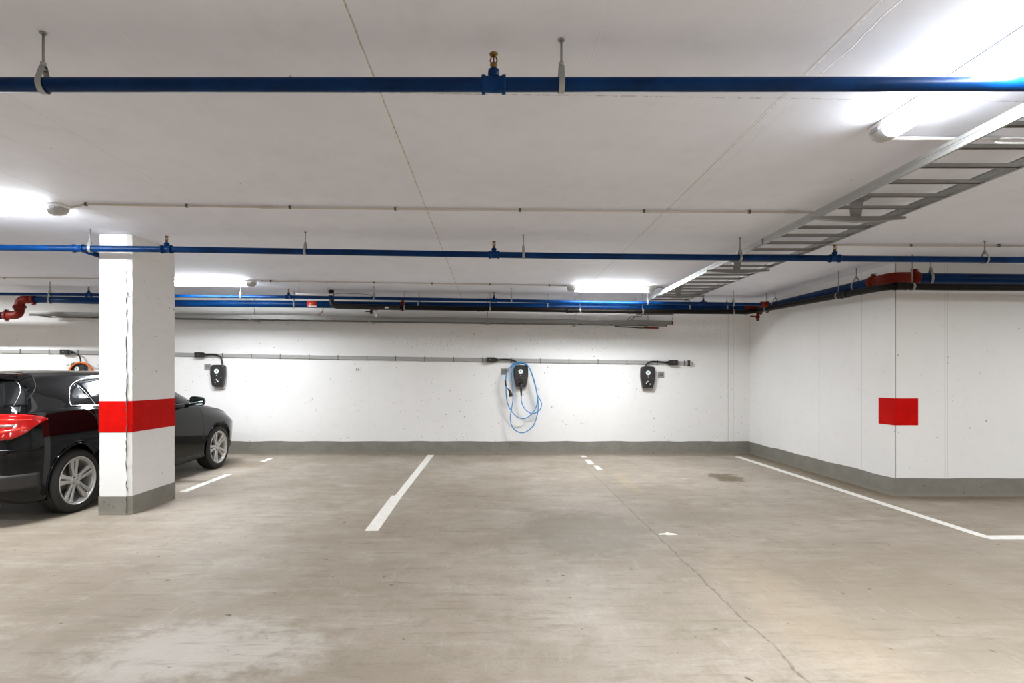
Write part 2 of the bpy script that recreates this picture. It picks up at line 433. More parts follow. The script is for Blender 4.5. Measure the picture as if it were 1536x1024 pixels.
pl(pillar_piece(0.0, ceil_z(PX1) - .0005, 0, .004, 70), 'shaft', 'pillar')
rb = pl(pillar_piece(.813, 1.12, .004), 'painted_band', 'red_paint'); rb['label'] = 'bright red painted band'
gp = pl(pillar_piece(0, .183, .006, .003, 6), 'plinth', 'grey_band'); gp['label'] = 'grey painted foot of the pillar'
# dark crack down the chipped front corner
ck = MB(); pts = []
z = .02
while z < 2.4:
    pts.append(Vector((PX1 - .038 + random.uniform(-.007, .007), PY0 - .006, z))); z += random.uniform(.02, .06)
ck.tube(pts, [random.choice((.0012, .003, .004, .0055)) for _ in pts], 5)
pl(ck, 'corner_crack', 'pvc_dark')

# ------------------------------------------------------------------ red mark on the wall corner
z0, z1 = EYE + (VY - 637.5) * RY / FOC, EYE + (VY - 597) * RY / FOC
yr = RX * FOC / (1318 - VX)
xr = (1377 - VX) / FOC * RY
mk = MB().prism([(RX - .003, yr), (RX - .003, RY - .003), (xr, RY - .003), (xr, RY - .0005), (RX - .0005, RY - .0005), (RX - .0005, yr)], z1 - z0, (0, 0, z0), (1, 0, 0), (0, 1, 0), (0, 0, 1))
tag(mk.build('painted_mark', 'red_paint', origin=(RX, RY, z0)), 'red painted square wrapped around the projecting corner of the right wall', 'paint mark')

# ------------------------------------------------------------------ floor markings
def strip(name, label, quads, mat='line', group='white parking bay lines'):
    mb = MB()
    for q in quads: 
        b = len(mb.v)
        for z in (.0004, .0022):
            for x, y in q: mb.v.append(Vector((x, y, z)))
        n = len(q); mb.face([b + i for i in range(n)][::-1]); mb.face([b + n + i for i in range(n)])
        for i in range(n): mb.face((b + i, b + (i + 1) % n, b + n + (i + 1) % n, b + n + i))
    c = sum((v for v in mb.v), Vector()) / len(mb.v); c.z = 0
    return tag(mb.build(name, mat, origin=c), label, 'floor marking', group)
def ragged(x0, x1, y0, y1, r=.012, n=7):
    a = [(x0 + random.uniform(-r, r) * .5, y0 + (y1 - y0) * k / n) for k in range(n + 1)]
    b = [(x1 + random.uniform(-r, r) * .5, y1 - (y1 - y0) * k / n) for k in range(n + 1)]
    return a + b
mid = strip('parking_line', 'long white parking line in the middle of the floor below bay sign 56', [[(-.975, 6.20), (-.87, 6.20), (-1.00, 9.58), (-1.105, 9.58)], [(-.968 + .0, 4.93), (-.868 + .0, 4.93), (-.872, 6.12), (-.975, 6.12)]])
# measured: rebuild the long lines from their corners on the photographed floor
def fq(*pp): return [tuple(FP(a, b).xy) for a, b in pp]
bpy.data.objects.remove(mid)
strip('parking_line', 'long white parking line in the middle of the floor, left of the hanging blue cable',
      [fq((547, 796), (567, 796), (604, 743), (587.5, 743)), fq((592.5, 743), (604, 743), (651, 682), (641.5, 682))])
strip('parking_line', 'white parking line running along the right wall and bending right at its near end',
      [fq((1101.5, 684.5), (1111, 684.5), (1480, 803.0), (1536, 802.8), (1640, 802.8), (1640, 808.5), (1486, 808.5), (1467, 804))])
strip('parking_line', 'white parking line just right of the pillar foot, beside the black car', [fq((268, 737.5), (281, 737.5), (348, 711), (338, 711))])
wl0 = thing('parking_line', 'worn broken white parking line near the back wall, right of the blue cable', 'floor marking', FP(886, 693), 'white parking bay lines')
for q in (fq((870, 683), (877, 683), (881, 685.5), (873, 685.5)), fq((877, 689), (885, 689), (892, 696), (883, 696)), fq((890, 698), (897, 698), (904, 704.5), (896, 704.5))):
    o = strip('paint_segment', '', [q]); o.location -= wl0.location; o.parent = wl0
    for k in ('label', 'category', 'group'): del o[k]
strip('parking_line', 'worn short white parking line ahead of the car front wheel by the back wall',
      [fq((388, 693), (398, 692), (411, 686.5), (402, 687))], 'line')
ch = [(-.08, -.03), (-.03, -.025), (-.01, -.04), (.08, -.035), (.07, .0), (.03, .015), (.02, .04), (-.01, .01), (-.06, .0)]
c0 = FP(1000, 800)
strip('paint_chip', 'small jagged white paint remnant alone on the floor near the joint', [[(c0.x + a, c0.y + b * 1.2) for a, b in ch]], 'line', None)

# ------------------------------------------------------------------ tube lamps
def tube_lamp(label, c, yaw, length=1.30, group='tube lamps on the ceiling'):
    """c: centre on the ceiling; local x runs along the lamp"""
    r = thing('tube_lamp', label, 'lamp', c, group, yaw)
    if yaw == 0: r.rotation_euler.y = .0135
    L = length / 2; w, h = .060, .090
    def prof(a, b, top, bot, wid, n=10):                # half-round trough section swept a..b along x
        mb = MB(); sec = []
        for k in range(n + 1):
            an = PI * k / n; sec.append((math.cos(an) * wid, top - (top - bot) * math.sin(an) ** .75))
        m = len(sec)
        for x in (a, b):
            for y, z in sec: mb.v.append(Vector((x, y, z)))
        for k in range(m - 1): mb.face((k, k + 1, m + k + 1, m + k), True)
        mb.face((m - 1, 0, m, 2 * m - 1)); mb.face(range(m)); mb.face(range(m, 2 * m)); return mb
    hs = MB().box((0, 0, -.014), (2 * L - .02, .116, .026)); hs.build('housing', 'white_plastic', r, bevel=.004)
    prof(-L + .12, L - .12, -.0275, -h, w).build('diffuser', 'tube_light', r)
    for sg in (-1, 1):
        e = MB(); a, b = sg * (L - .119), sg * (L - .012)
        n = 10; secs = []
        for x, s_ in ((a, 1.02), (sg * (L - .06), 1.0), (sg * (L - .025), .86), (b, .5)):
            base = len(e.v); secs.append(base)
            for k in range(n + 1):
                an = PI * k / n; e.v.append(Vector((x, math.cos(an) * (w + .001) * (s_ * .3 + .7), -.0275 - (h - .0275) * s_ * math.sin(an) ** .75)))
        for q in range(3):
            for k in range(n): e.face((secs[q] + k, secs[q] + k + 1, secs[q + 1] + k + 1, secs[q + 1] + k), True)
            e.face((secs[q] + n, secs[q], secs[q + 1], secs[q + 1] + n))
        e.face(range(secs[0], secs[0] + n + 1)); e.face(range(secs[3], secs[3] + n + 1))
        cap = e.build('end_cap', 'cap_plastic', r)
        for sy in (-1, 1):
            MB().box((sg * (L - .07), sy * .0625, -.035), (.05, .005, .022)).build('clip', 'zinc', cap)
    return r
def on_ceiling(X, Y): return (X, Y, ceil_z(X) - .001)
tube_lamp('lit tube lamp at the back, just right of the pillar', on_ceiling(-4.10, 8.06), .0)
tube_lamp('lit tube lamp at the back, ending at the cable ladder', on_ceiling(1.72, 8.10), .0)
tube_lamp('lit tube lamp cut by the left picture edge, above left of the pillar', on_ceiling(-4.13, 4.52), .0)
tube_lamp('lit tube lamp at top right, running lengthwise above the front blue pipe', on_ceiling(2.06, 2.33), PI / 2)

# ------------------------------------------------------------------ ceiling conduits
def conduit(label, pts, r, clips, mat='pvc_beige', name='conduit', coupl=(), group='ceiling conduits'):
    root = thing(name, label, 'conduit', pts[0], group); L = Local(root)
    L(MB().tube(pts, r, 10), 'pipe', mat)
    for c, d in clips:
        mb = MB(); d = Vector(d).normalized(); mb.lathe([(-.009, r + .001), (-.009, r + .005), (.009, r + .005), (.009, r + .001)], c, d, 14, True)
        mb.box((c.x, c.y, (ceil_z(c.x) + c.z + r) / 2 - .0006), (.018, .018, max(.003, ceil_z(c.x) - c.z - r - .0012)))
        L(mb, 'clip', 'pvc_dark')
    for c, d, ln in coupl:
        d = Vector(d).normalized(); L(MB().cyl(c - d * ln, c + d * ln, r + .003, 12), 'coupling', mat)
    return root
off = .016
A = [CP(x, y, off) for x, y in ((106, 307.5), (128, 306.5), (440, 311.5), (780, 315.5), (966, 317.2), (1200, 318.5), (1218, 319))]
A[0].z -= .02
conduit('beige ceiling conduit from the left lamp across to the cable ladder', A, .0085,
        [(CP(x, interp([(128, 306.5), (440, 311.5), (780, 315.5), (966, 317.2), (1200, 318.5)], x), off), (1, 0, 0)) for x in (129, 280, 435, 593, 780, 966, 1124)],
        coupl=[(CP(400, 310.9, off), (1, 0, 0), .05), (CP(1186, 318.4, off), (1, 0, 0), .05)])
B = [CP(x, y, off) for x, y in ((392, 421.5), (470, 422.5), (560, 424), (700, 426), (850, 428.5))]
conduit('thin ceiling conduit at the back between the two far lamps', B, .009, [(CP(x, interp([(392, 421.5), (560, 424), (700, 426), (850, 428.5)], x), off), (1, 0, 0)) for x in (406, 490, 561, 648, 735, 824)])
D = [CP(x, y, off) for x, y in ((-700, 408.6), (-60, 416), (60, 417), (200, 418.4), (252, 419))]
conduit('thin ceiling conduit at the back, left of the pillar', D, .009, [(CP(x, 416.6 + x * .01, off), (1, 0, 0)) for x in (7, 72)])
E = [CP(x, y, off) for x, y in ((1222, 367), (1360, 368.5), (1440, 368.8), (1560, 369.5))]
conduit('beige ceiling conduit right of the cable ladder, above the right wall', E, .009, [(CP(x, 368.6, off), (1, 0, 0)) for x in (1366, 1498)])
G = [CP(x, y, off) for x, y in ((1322, 207), (1400, 207.6), (1498, 208.5))]
wc = conduit('white conduit from the top right lamp end towards the right edge', G, .010, [(CP(1440, 207.9, off), (1, 0, 0))], 'white_plastic')
g0 = G[-1]
loop = smooth_path([g0 + Vector((-.02, 0, -.002)), g0 + Vector((.04, 0, .004)), g0 + Vector((.10, 0, .008)), g0 + Vector((.16, .0, .0)), g0 + Vector((.18, -.02, -.03)), g0 + Vector((.12, -.03, -.035)), g0 + Vector((.0, -.02, -.03)), g0 + Vector((-.03, -.01, -.02))], 6)
Local(wc)(MB().tube(loop, .006, 8), 'cable_loop', 'white_plastic')
# short black lead from the far right lamp up to the ladder
pa = Vector((2.36, 8.10, ceil_z(2.36) - .03))
tag(MB().tube(smooth_path([pa, pa + Vector((.08, 0, .015)), pa + Vector((.15, -.02, -.02)), pa + Vector((.16, -.03, -.06))], 5), .006, 8).build('cable', 'cable_grey', origin=pa), 'short grey cable from the far right lamp end to the cable ladder', 'cable')

# ------------------------------------------------------------------ cable ladders
def ladder(label, O, length, ax, across, width, hgt, rung, mat_rail, n0=0.0, arms=None, sl=(0, 0, 0)):
    """O: start corner of the near rail (bottom), ax: unit along, across: unit towards the second rail"""
    root = thing('cable_ladder', label, 'cable ladder', O, 'cable ladders'); L = Local(root)
    O = Vector(O); ax = Vector(ax).normalized(); ac = Vector(across); up = Vector((0, 0, 1))
    for k, o in ((0, O), (1, O + ac * width)):
        sg = 1 if k == 0 else -1
        prof = [(0, 0), (.016 * sg, 0), (.016 * sg, .003), (.0025 * sg, .003), (.0025 * sg, hgt * .35), (.005 * sg, hgt * .4), (.005 * sg, hgt * .6), (.0025 * sg, hgt * .65), (.0025 * sg, hgt - .003), (.016 * sg, hgt - .003), (.016 * sg, hgt), (0, hgt), (0, hgt * .66), (.0025 * sg, hgt * .62), (.0025 * sg, hgt * .38), (0, hgt * .34)]
        L(MB().prism(prof, length, o, ac, up, ax), 'side_rail', mat_rail)
    d = n0
    while d < length - .02:
        c = O + ax * d + ac * (width / 2) + up * .022
        R = Matrix((tuple(ac), tuple(ax), (0, 0, 1))).transposed()
        mb = MB().box(c, (width - .006, .030, .0025), R)
        for s_ in (-1, 1): mb.box(c + ax * (.0138 * s_) + up * (-.009), (width - .006, .0025, .018), R)
        L(mb, 'rung', 'zinc_dull'); d += rung
    return root, L
hb = 1.188                                                # underside above the eye
LZ = EYE + hb
lad, LL = ladder('grey cable ladder under the ceiling on the right, running towards the back wall', (2.41, .6, LZ), 8.12, (0, 1, 0), (1, 0, 0), .60, .06, .2575, 'zinc', 2.893 - .6 - .2575 * 8)
# splice plate on the near rail
LL(MB().box((2.4065, 5.08, LZ + .03), (.006, .22, .05)), 'splice_plate', 'zinc')
for Y in (2.08, 4.10, 6.12, 8.06):
    arm = thing('ladder_bracket', {2.08: 'ladder ceiling bracket nearest the viewer, outside the right edge', 4.10: 'ceiling bracket under the cable ladder, nearest of those in view', 6.12: 'ceiling bracket under the cable ladder, behind the second blue pipe', 8.06: 'ceiling bracket under the cable ladder, farthest, by the back lamp'}[Y], 'bracket', (2.70, Y, LZ), 'ceiling brackets of the cable ladder') if Y > 3 else None
    if not arm: continue
    L = Local(arm); cz = ceil_z(2.79) - .001
    st = MB().prism([(-.05, cz - LZ), (.05, cz - LZ), (.032, .02), (.02, -.035), (-.02, -.035), (-.032, .02)], .03, (2.70, Y + .016, LZ), (1, 0, 0), (0, 0, 1), (0, 1, 0))
    L(st, 'stem', 'zinc_dull'); L(MB().box((2.70, Y + .03, cz - .003), (.16, .09, .006)), 'ceiling_plate', 'zinc_dull')
    ar = MB().prism([(-.35, -.002), (.34, -.002), (.34, -.018), (.05, -.040), (-.05, -.040), (-.35, -.018)], .028, (2.70, Y - .015, LZ), (1, 0, 0), (0, 0, 1), (0, 1, 0))
    L(ar, 'arm', 'zinc_dull')
    bl = MB()
    for dx in (-.015, .015): bl.cyl((2.70 + dx, Y - .023, LZ - .02), (2.70 + dx, Y - .015, LZ - .02), .006, 6)
    L(bl, 'bolt', 'zinc')
# a red cable lying along the near rail of the ladder
rc = [Vector((2.435 + .003 * math.sin(y * 3), y, LZ + .030)) for y in [0.7 + .2 * k for k in range(26)]]
tag(MB().tube(rc, .005, 8).build('cable', 'cable_red', origin=rc[0]), 'thin red cable lying along the left rail of the ceiling cable ladder', 'cable')
# ladder hanging along the back wall
def hl(px, py, Y): return P(px, py, Y)
wa, wb = hl(44, 473.5, 9.35), hl(1008, 487.5, 9.35)
ln = (wb - wa).length; axl = (wb - wa).normalized()
wl, WL = ladder('long grey cable ladder hanging in front of the back wall below the pipes', wa, ln, axl, (0, 1, 0), .32, .075, .25, 'zinc_dull', .10)
WL(MB().box(wb + Vector((.006, .0, .035)), (.014, .022, .06)), 'end_cap', 'rust')
WL(MB().box(wb + Vector((.006, .32, .035)), (.014, .022, .06)), 'end_cap', 'rust')
for i, px in enumerate((386, 564, 741, 855, 974)):
    t = (px - 44) / (1008 - 44); t = (.10 + .25 * (round((t * ln - .225) / .25) + .5)) / ln; b = wa.lerp(wb, t); X = b.x
    r = thing('hanging_rod', ('first', 'second', 'third', 'fourth', 'fifth')[i] + ' rod from the left carrying the hanging cable ladder at the back wall', 'rod', (X, 9.51, b.z), 'rods of the back wall cable ladder')
    L = Local(r); L(MB().cyl((X, 9.51, b.z - .016), (X, 9.51, ceil_z(X) - .0008), .006, 8), 'rod', 'zinc')
    L(MB().box((X, 9.51, b.z - .012), (.04, .40, .014)), 'cross_bar', 'zinc_dull')
    L(MB().cyl((X, 9.51, b.z - .032), (X, 9.51, b.z - .019), .011, 6), 'nut', 'zinc')
# dark cables lying in / sagging under it
def sag(px0, px1, y0, amp, Y, r, mat, label, n=20, up=0):
    pts = []
    for k in range(n + 1):
        x = px0 + (px1 - px0) * k / n; X = (x - VX) / FOC * 9.35; b = wa + axl * ((X - wa.x) / axl.x)
        pts.append(Vector((b.x, Y + .012 * math.sin(k * 1.3 + px0) * amp, b.z + .0245 + r)))
    return tag(MB().tube(smooth_path(pts, 4), r, 8).build('cable', mat, origin=pts[0]), label, 'cable', 'cables in the back wall ladder')
sag(60, 560, 476.8, 0.8, 9.56, .012, 'cable_black', 'black cable lying in the back wall ladder, left half')
sag(420, 985, 476.4, 0.4, 9.61, .010, 'cable_black', 'black cable lying in the back wall ladder, right half')
sag(50, 930, 475.2, .3, 9.45, .008, 'cable_grey', 'long grey cable lying in the back wall ladder')
ce0 = Vector((wb.x - .38, 9.52, wb.z - .03)); ce_ = thing('cable', 'dark cable with a red capped end under the right end of the hanging ladder', 'cable', ce0); Local(ce_)(MB().tube(smooth_path([ce0 + Vector((-.55, 0, .021)), ce0 + Vector((-.3, 0, .008)), ce0 + Vector((-.1, 0, -.004)), ce0], 5), .009, 8), 'cable', 'cable_black'); Local(ce_)(MB().cyl(ce0 - Vector((.02, 0, 0)), ce0 + Vector((.2, 0, -.006)), .015, 10), 'cap', 'rust')
# perforated rail under the pipes with cables looping down to the ladder
pa, pb = P(954, 470.5, 9.22), P(1010, 471.5, 9.22)
rl = thing('perforated_rail', 'black perforated rail under the pipes above the ladder right end', 'rail', pa); L = Local(rl)
mb = MB(); n = 26
for k in range(n):
    c = pa.lerp(pb, (k + .5) / n); mb.box(c, ((pb - pa).length / n * .5, .03, .014))
mb.box((pa + pb) / 2 + Vector((0, 0, .009)), ((pb - pa).length, .035, .004)); mb.box((pa + pb) / 2 - Vector((0, 0, .009)), ((pb - pa).length, .035, .004))
L(mb, 'rail', 'cable_black')
for q, bot in ((pa, None), (pb, P(1007, 484, 9.22))):
    L(MB().cyl(q, (q.x, q.y, ceil_z(q.x) - .0008), .005, 8), 'hanger_rod', 'zinc')
L(MB().tube([pb, P(1008, 480, 9.24), P(1007, 484, 9.28)], .005, 8), 'support_leg', 'zinc_dull')
for i, (dx, lab) in enumerate(((0, 'left'), (6, 'right'))):
    pts = [P(957 + dx, 469, 9.175), P(956 + dx, 474, 9.185), P(952 + dx, 474.6, 9.30), P(946 + dx, 475.8, 9.38), Vector((P(938 + dx, 480, 9.43).x, 9.43, wb.z + .055))]
    tag(MB().tube(smooth_path(pts, 6), .008, 8).build('cable', 'cable_grey', origin=pts[0]), f'grey cable looping from the perforated rail into the hanging ladder, {lab} of two', 'cable', 'looped cables at the perforated rail')

# ------------------------------------------------------------------ blue pipes
def hanger(c, r, d, label, group, ang=0.0):
    """pear-shaped loop hanger around a pipe at c (direction d), rod to the ceiling"""
    c = Vector(c); root = thing('pipe_hanger', label, 'pipe hanger', c, group); L = Local(root)
    d = Vector((d[0], d[1], 0)).normalized(); R = Matrix.Rotation(ang, 3, 'Z'); d = R @ d
    u = Vector((-d.y, d.x, 0)); up = Vector((0, 0, 1)); k = r / math.cos(ang) + .011 * abs(math.sin(ang)) + .0035; top = r + max(.045, r * .9)
    th = math.acos(min(1, k / (top + .004))); pts = []
    for i in range(-14, 15):
        a = -PI / 2 + (PI - th + 0.0) * i / 14; pts.append((math.cos(a) * k, math.sin(a) * k))
    pts = [(-.007, top)] + pts[::-1][::-1] if pts[0][0] < 0 else [(.007, top)] + pts
    pts.append((-pts[0][0], top))
    st = MB(); w = .011
    for i, (a, b) in enumerate(pts):
        nx, nz = a, b
        q = math.hypot(a, b) or 1; ex, ez = a / q * .003, b / q * .003
        for (ea, eb, sd) in ((0, 0, -1), (0, 0, 1), (ex, ez, 1), (ex, ez, -1)):
            st.v.append(c + u * (a + ea) + up * (b + eb) + d * (w * sd))
        if i:
            for m in range(4): st.face((4 * i - 4 + m, 4 * i - 4 + (m + 1) % 4, 4 * i + (m + 1) % 4, 4 * i + m))
    st.face((0, 1, 2, 3)); q = 4 * len(pts) - 4; st.face((q, q + 1, q + 2, q + 3))
    L(st, 'loop', 'zinc')
    t = c.z + top
    L(MB().cyl((c.x, c.y, t - .02), (c.x, c.y, ceil_z(c.x) - .0006), .0048, 8), 'rod', 'zinc_dull')
    nt = MB().cyl((c.x, c.y, t + .003), (c.x, c.y, t + .016), .011, 6); nt.cyl((c.x, c.y, t - .018), (c.x, c.y, t - .008), .010, 6)
    L(nt, 'nut', 'zinc')
    L(MB().lathe([(0, .013), (.003, .013), (.006, .007)], (c.x, c.y, ceil_z(c.x) - .0068), (0, 0, 1), 12), 'ceiling_anchor', 'zinc_dull')
    return root
def tee(L, c, d, r, head=True):
    c = Vector(c); d = Vector(d).normalized(); l = r * 1.75
    mb = MB().lathe([(-l, r + .001), (-l, r + .010), (-l * .72, r + .010), (-l * .66, r + .004), (l * .66, r + .004), (l * .72, r + .010), (l, r + .010), (l, r + .001)], c, d, 24, True)
    z = Vector((0, 0, 1))
    if head: mb.lathe([(r * .4, r * .78), (r + .010, r * .74), (r + .014, r * .86), (r + .030, r * .80), (r + .036, r * .55), (r + .04, r * .3)], c, z, 20)
    t = L(mb, 'tee', 'blue_fit')
    if head:
        b = r + .038; q = MB()
        q.lathe([(b - .006, .011), (b + .008, .011), (b + .010, .015), (b + .016, .015), (b + .018, .009), (b + .022, .009)], c, z, 12)
        for s_ in (-1, 1):
            q.tube([c + z * (b + .018) + d * (.008 * s_), c + z * (b + .030) + d * (.014 * s_), c + z * (b + .044) + d * (.010 * s_), c + z * (b + .050)], .003, 8)
        q.lathe([(b + .048, .004), (b + .052, .016), (b + .058, .018), (b + .059, .0165), (b + .054, .006), (b + .054, .001)], c, z, 16)
        sh = q.build('sprinkler_head', 'brass', t, origin=L.o); sh['label'] = 'brass sprinkler head'
        MB().cyl(c + z * (b + .022), c + z * (b + .048), .0032, 8).build('glass_bulb', 'bulb', t, origin=L.o)
    return t
def along(tab, px, Y): return P(px, interp(tab, px), Y)

# 1: front pipe
Y1 = 2.225; T1 = [(-1200, 131), (-140, 127.5), (0, 127), (740, 127), (1536, 126), (1600, 126)]; R1 = .0275
p1 = thing('sprinkler_pipe', 'dark blue sprinkler pipe across the top of the picture, nearest of all', 'pipe', along(T1, 740, Y1), 'blue sprinkler pipes'); L1 = Local(p1)
L1(MB().tube([along(T1, x, Y1) for x, y in T1], R1, 24), 'pipe', 'blue'); tee(L1, along(T1, 740.5, Y1), (1, 0, 0), R1)
hanger(along(T1, 65, Y1), R1, (1, 0, 0), 'left hanger of the nearest blue pipe, by the left edge', 'hangers of the nearest blue pipe', .12)
hanger(along(T1, 842, Y1), R1, (1, 0, 0), 'right hanger of the nearest blue pipe, right of the brass sprinkler', 'hangers of the nearest blue pipe')
# 2: second pipe, in front of the pillar
Y2 = 5.27; T2 = [(-900, 362), (-60, 371.4), (0, 371.5), (250, 374), (880, 384.4), (1200, 387.2), (1536, 390), (1640, 390.6)]; R2 = .029
p2 = thing('sprinkler_pipe', 'blue sprinkler pipe crossing in front of the pillar top, second from the viewer', 'pipe', along(T2, 740, Y2), 'blue sprinkler pipes'); L2 = Local(p2)
L2(MB().tube([along(T2, x, Y2) for x, y in T2], R2, 20), 'pipe', 'blue')
for x in (250, 741, 1252): tee(L2, along(T2, x, Y2), (1, 0, 0), R2)
cb = along(T2, 118, Y2); tee(L2, cb, (1, 0, 0), R2, False)
be = P(149, 384, 5.62); dv = Vector((0, 1, -.02)).normalized()
L2(MB().tube([cb, cb + dv * .6], .026, 16), 'branch_pipe', 'blue')
for i, x in enumerate((135, 458, 785, 1110, 1477)):
    hanger(along(T2, x, Y2), R2, (1, .01, 0), ('hanger of the second blue pipe, beside the pillar', 'hanger of the second blue pipe, between the pillar and its middle sprinkler', 'hanger of the second blue pipe, just right of its middle sprinkler', 'hanger of the second blue pipe, where the cable ladder passes behind', 'hanger of the second blue pipe, far right')[i], 'hangers of the second blue pipe', .25 if i in (0, 4) else 0)
# 3: thin pipe at the back
Y3 = 8.42; T3 = [(-700, 434), (-60, 440.5), (0, 441), (130, 442), (262, 444), (430, 445.5), (560, 447.5), (740, 450.5), (900, 453.5), (1050, 455.2), (1120, 456.3), (1152, 456.9)]; R3 = .024
p3 = thing('sprinkler_pipe', 'thin blue sprinkler pipe at the back, above the thick main', 'pipe', along(T3, 740, Y3), 'blue sprinkler pipes'); L3 = Local(p3)
L3(MB().tube([along(T3, x, Y3) for x, y in T3], R3, 16), 'pipe', 'blue')
for x in (133, 433, 741, 1055): tee(L3, along(T3, x, Y3), (1, .0, 0), R3)
L3(MB().lathe([(-.05, R3 + .001), (-.05, R3 + .02), (.05, R3 + .02), (.05, R3 + .001)], along(T3, 1146, Y3), (1, 0, 0), 16, True), 'end_coupling', 'rust')
for x, w in ((75, 'left of the pillar'), (361, 'under the far left lamp'), (561, 'left of the middle sprinkler'), (767, 'right of the middle sprinkler'), (971, 'under the far right lamp'), (1100, 'near the right back corner')):
    hanger(along(T3, x, Y3), R3, (1, 0, 0), f'hanger of the thin back pipe, {w}', 'hangers of the thin back pipe')
# 4: thick main: back run, along the right wall, then right again
Y4 = 9.0; T4 = [(45, 449.0), (130, 450.5), (262, 455.0), (400, 455.8), (560, 457.5), (740, 459.0), (900, 460.5), (1050, 462.0), (1132, 463.0)]; R4 = .057
XM = 4.33
run = [along(T4, x, Y4) for x, y in T4]
corner_b = Vector((XM, 9.0, P(1150, 463, 9.0).z)); corner_f = Vector((XM, 6.02, EYE + (VY - 417) * 6.02 / FOC))
main = thing('fire_main', 'thick blue fire main along the back, turning along the right wall', 'pipe', run[4]); L4 = Local(main)
pth = fillet(run + [corner_b, corner_f, P(1545, 419, 6.02), P(1700, 420, 6.02)], .16, 8)
L4(MB().tube(pth, R4, 24), 'pipe', 'blue')
# red grooved elbow at the projecting corner
el = fillet([corner_f + Vector((0, .30, .004)), corner_f, corner_f + Vector((.24, 0, 0))], .17, 10)
L4(MB().tube(el, R4 + .007, 24), 'elbow', 'rust')
def clamp(L, c, d, r, mat='rust', w=.028, name='coupling'):
    c = Vector(c); d = Vector(d).normalized(); up = Vector((0, 0, 1)) if abs(d.z) < .8 else Vector((1, 0, 0))
    mb = MB().lathe([(-w, r + .001), (-w, r + .014), (-w * .5, r + .019), (w * .5, r + .019), (w, r + .014), (w, r + .001)], c, d, 24, True)
    for s_ in (-1, 1):
        mb.box(c + up * (s_ * (r + .024)), (.034, .034, .030))
    k = L(mb, name, mat); bo = MB()
    for s_ in (-1, 1): bo.cyl(c + up * (s_ * (r + .03)) - d * (w + .014), c + up * (s_ * (r + .03)) + d * (w + .014), .007, 8)
    bo.build('bolt', 'zinc', k, origin=L.o); return k
clamp(L4, el[0], el[0] - el[1], R4); clamp(L4, el[-1], el[-1] - el[-2], R4)
clamp(L4, along(T4, 604, Y4), (1, 0, 0), R4)
rt = along(T4, 1118, Y4); clamp(L4, rt, (1, 0, 0), R4, w=.04); rt2 = rt + Vector((.24, 0, 0))
L4(MB().tube([rt, rt2], R4 + .006, 20), 'reducer_tee', 'rust'); clamp(L4, rt2, (1, 0, 0), R4, w=.03)
cl2 = corner_b.lerp(corner_f, .08); clamp(L4, cl2, corner_f - corner_b, R4, 'cable_black')
# drain valve under the tee
dv0 = Vector((rt.x + .20, 9.0, rt.z - R4)); vv = MB().cyl(dv0, dv0 - Vector((0, 0, .09)), .022, 12); vv.cyl(dv0 - Vector((0, 0, .06)), dv0 - Vector((0, 0, .10)), .032, 12); vv.cyl(dv0 - Vector((0, 0, .10)), dv0 - Vector((0, 0, .14)), .024, 12)
dvp = L4(vv, 'drain_valve', 'rust')
MB().tube([dv0 - Vector((.02, .01, .075)), dv0 - Vector((.13, .03, .07))], .010, 8).build('lever', 'rust', dvp, origin=L4.o)
# S-shaped red offset at the left end down to a lower pipe
e0 = run[0]; s0 = [e0, e0 + Vector((-.14, 0, .0)), e0 + Vector((-.16, -.0, -.11)), e0 + Vector((-.17, 0, -.255)), e0 + Vector((-.40, 0, -.262))]
spath = fillet([e0 + Vector((.06, 0, 0)), e0 + Vector((-.17, 0, .0)), e0 + Vector((-.17, 0, -.255)), e0 + Vector((-.38, 0, -.262))], .14, 8)
L4(MB().tube(spath, R4 + .010, 20), 'offset_bend', 'rust')
clamp(L4, spath[0], (1, 0, 0), R4); clamp(L4, e0 + Vector((-.17, 0, -.125)), (0, .0, 1) if False else (0.001, 0, -1), R4 + .006); clamp(L4, spath[-1], (1, 0, 0), R4)
L4(MB().tube([spath[-1], spath[-1] + Vector((-5.0, 0, .0))], R4, 20), 'lower_pipe', 'blue')
# pipe markers
def marker(px, a0, a1, w, mat, LL_, tab, Y, R4):
    c = along(tab, px, Y); mb = MB(); n = 10; ds = (-w / 2, w / 2)
    for i in range(n + 1):
        a = a0 + (a1 - a0) * i / n
        for rr in (R4 + .0005, R4 + .0025):
            for d_ in ds: mb.v.append(c + Vector((d_, -math.cos(a) * rr, math.sin(a) * rr)))
    for i in range(n):
        b = 4 * i
        for q in ((0, 1, 5, 4), (2, 6, 7, 3), (0, 4, 6, 2), (1, 3, 7, 5)): mb.face([b + k for k in q], True)
    mb.face((0, 2, 3, 1)); mb.face([4 * n + k for k in (0, 1, 3, 2)])
    return LL_(mb, 'pipe_marker', mat), c
mk1, c1 = marker(469.5, -1.0, 1.2, .165, 'marker_red', L4, T4, Y4, R4); mk1['label'] = 'red sticker with a white arrow'
ar = MB(); a0 = -.62
pt = Vector((c1.x, c1.y - (R4 + .003) * math.cos(a0), c1.z + (R4 + .003) * math.sin(a0)))
ar.prism([(-.07, 0), (-.03, .022), (-.03, .010), (.07, .010), (.07, -.010), (-.03, -.010), (-.03, -.022)], .002, pt, (1, 0, 0), (0, math.sin(a0), math.cos(a0)), (0, -math.cos(a0), math.sin(a0)))
ar.build('arrow', 'white_plastic', mk1, origin=L4.o)
pos4 = {75: 'left of the pillar', 441: 'left of the red sticker', 629: 'right of the green sticker', 822: 'left of the far right lamp', 1034: 'below the end of the cable ladder', 1090: 'near the back corner'}
for x, w in pos4.items():
    hanger(along(T4, x, Y4), R4, (1, 0, 0), f'hanger of the thick blue main, {w}', 'hangers of the thick blue main', .2 if x < 500 else -.2)
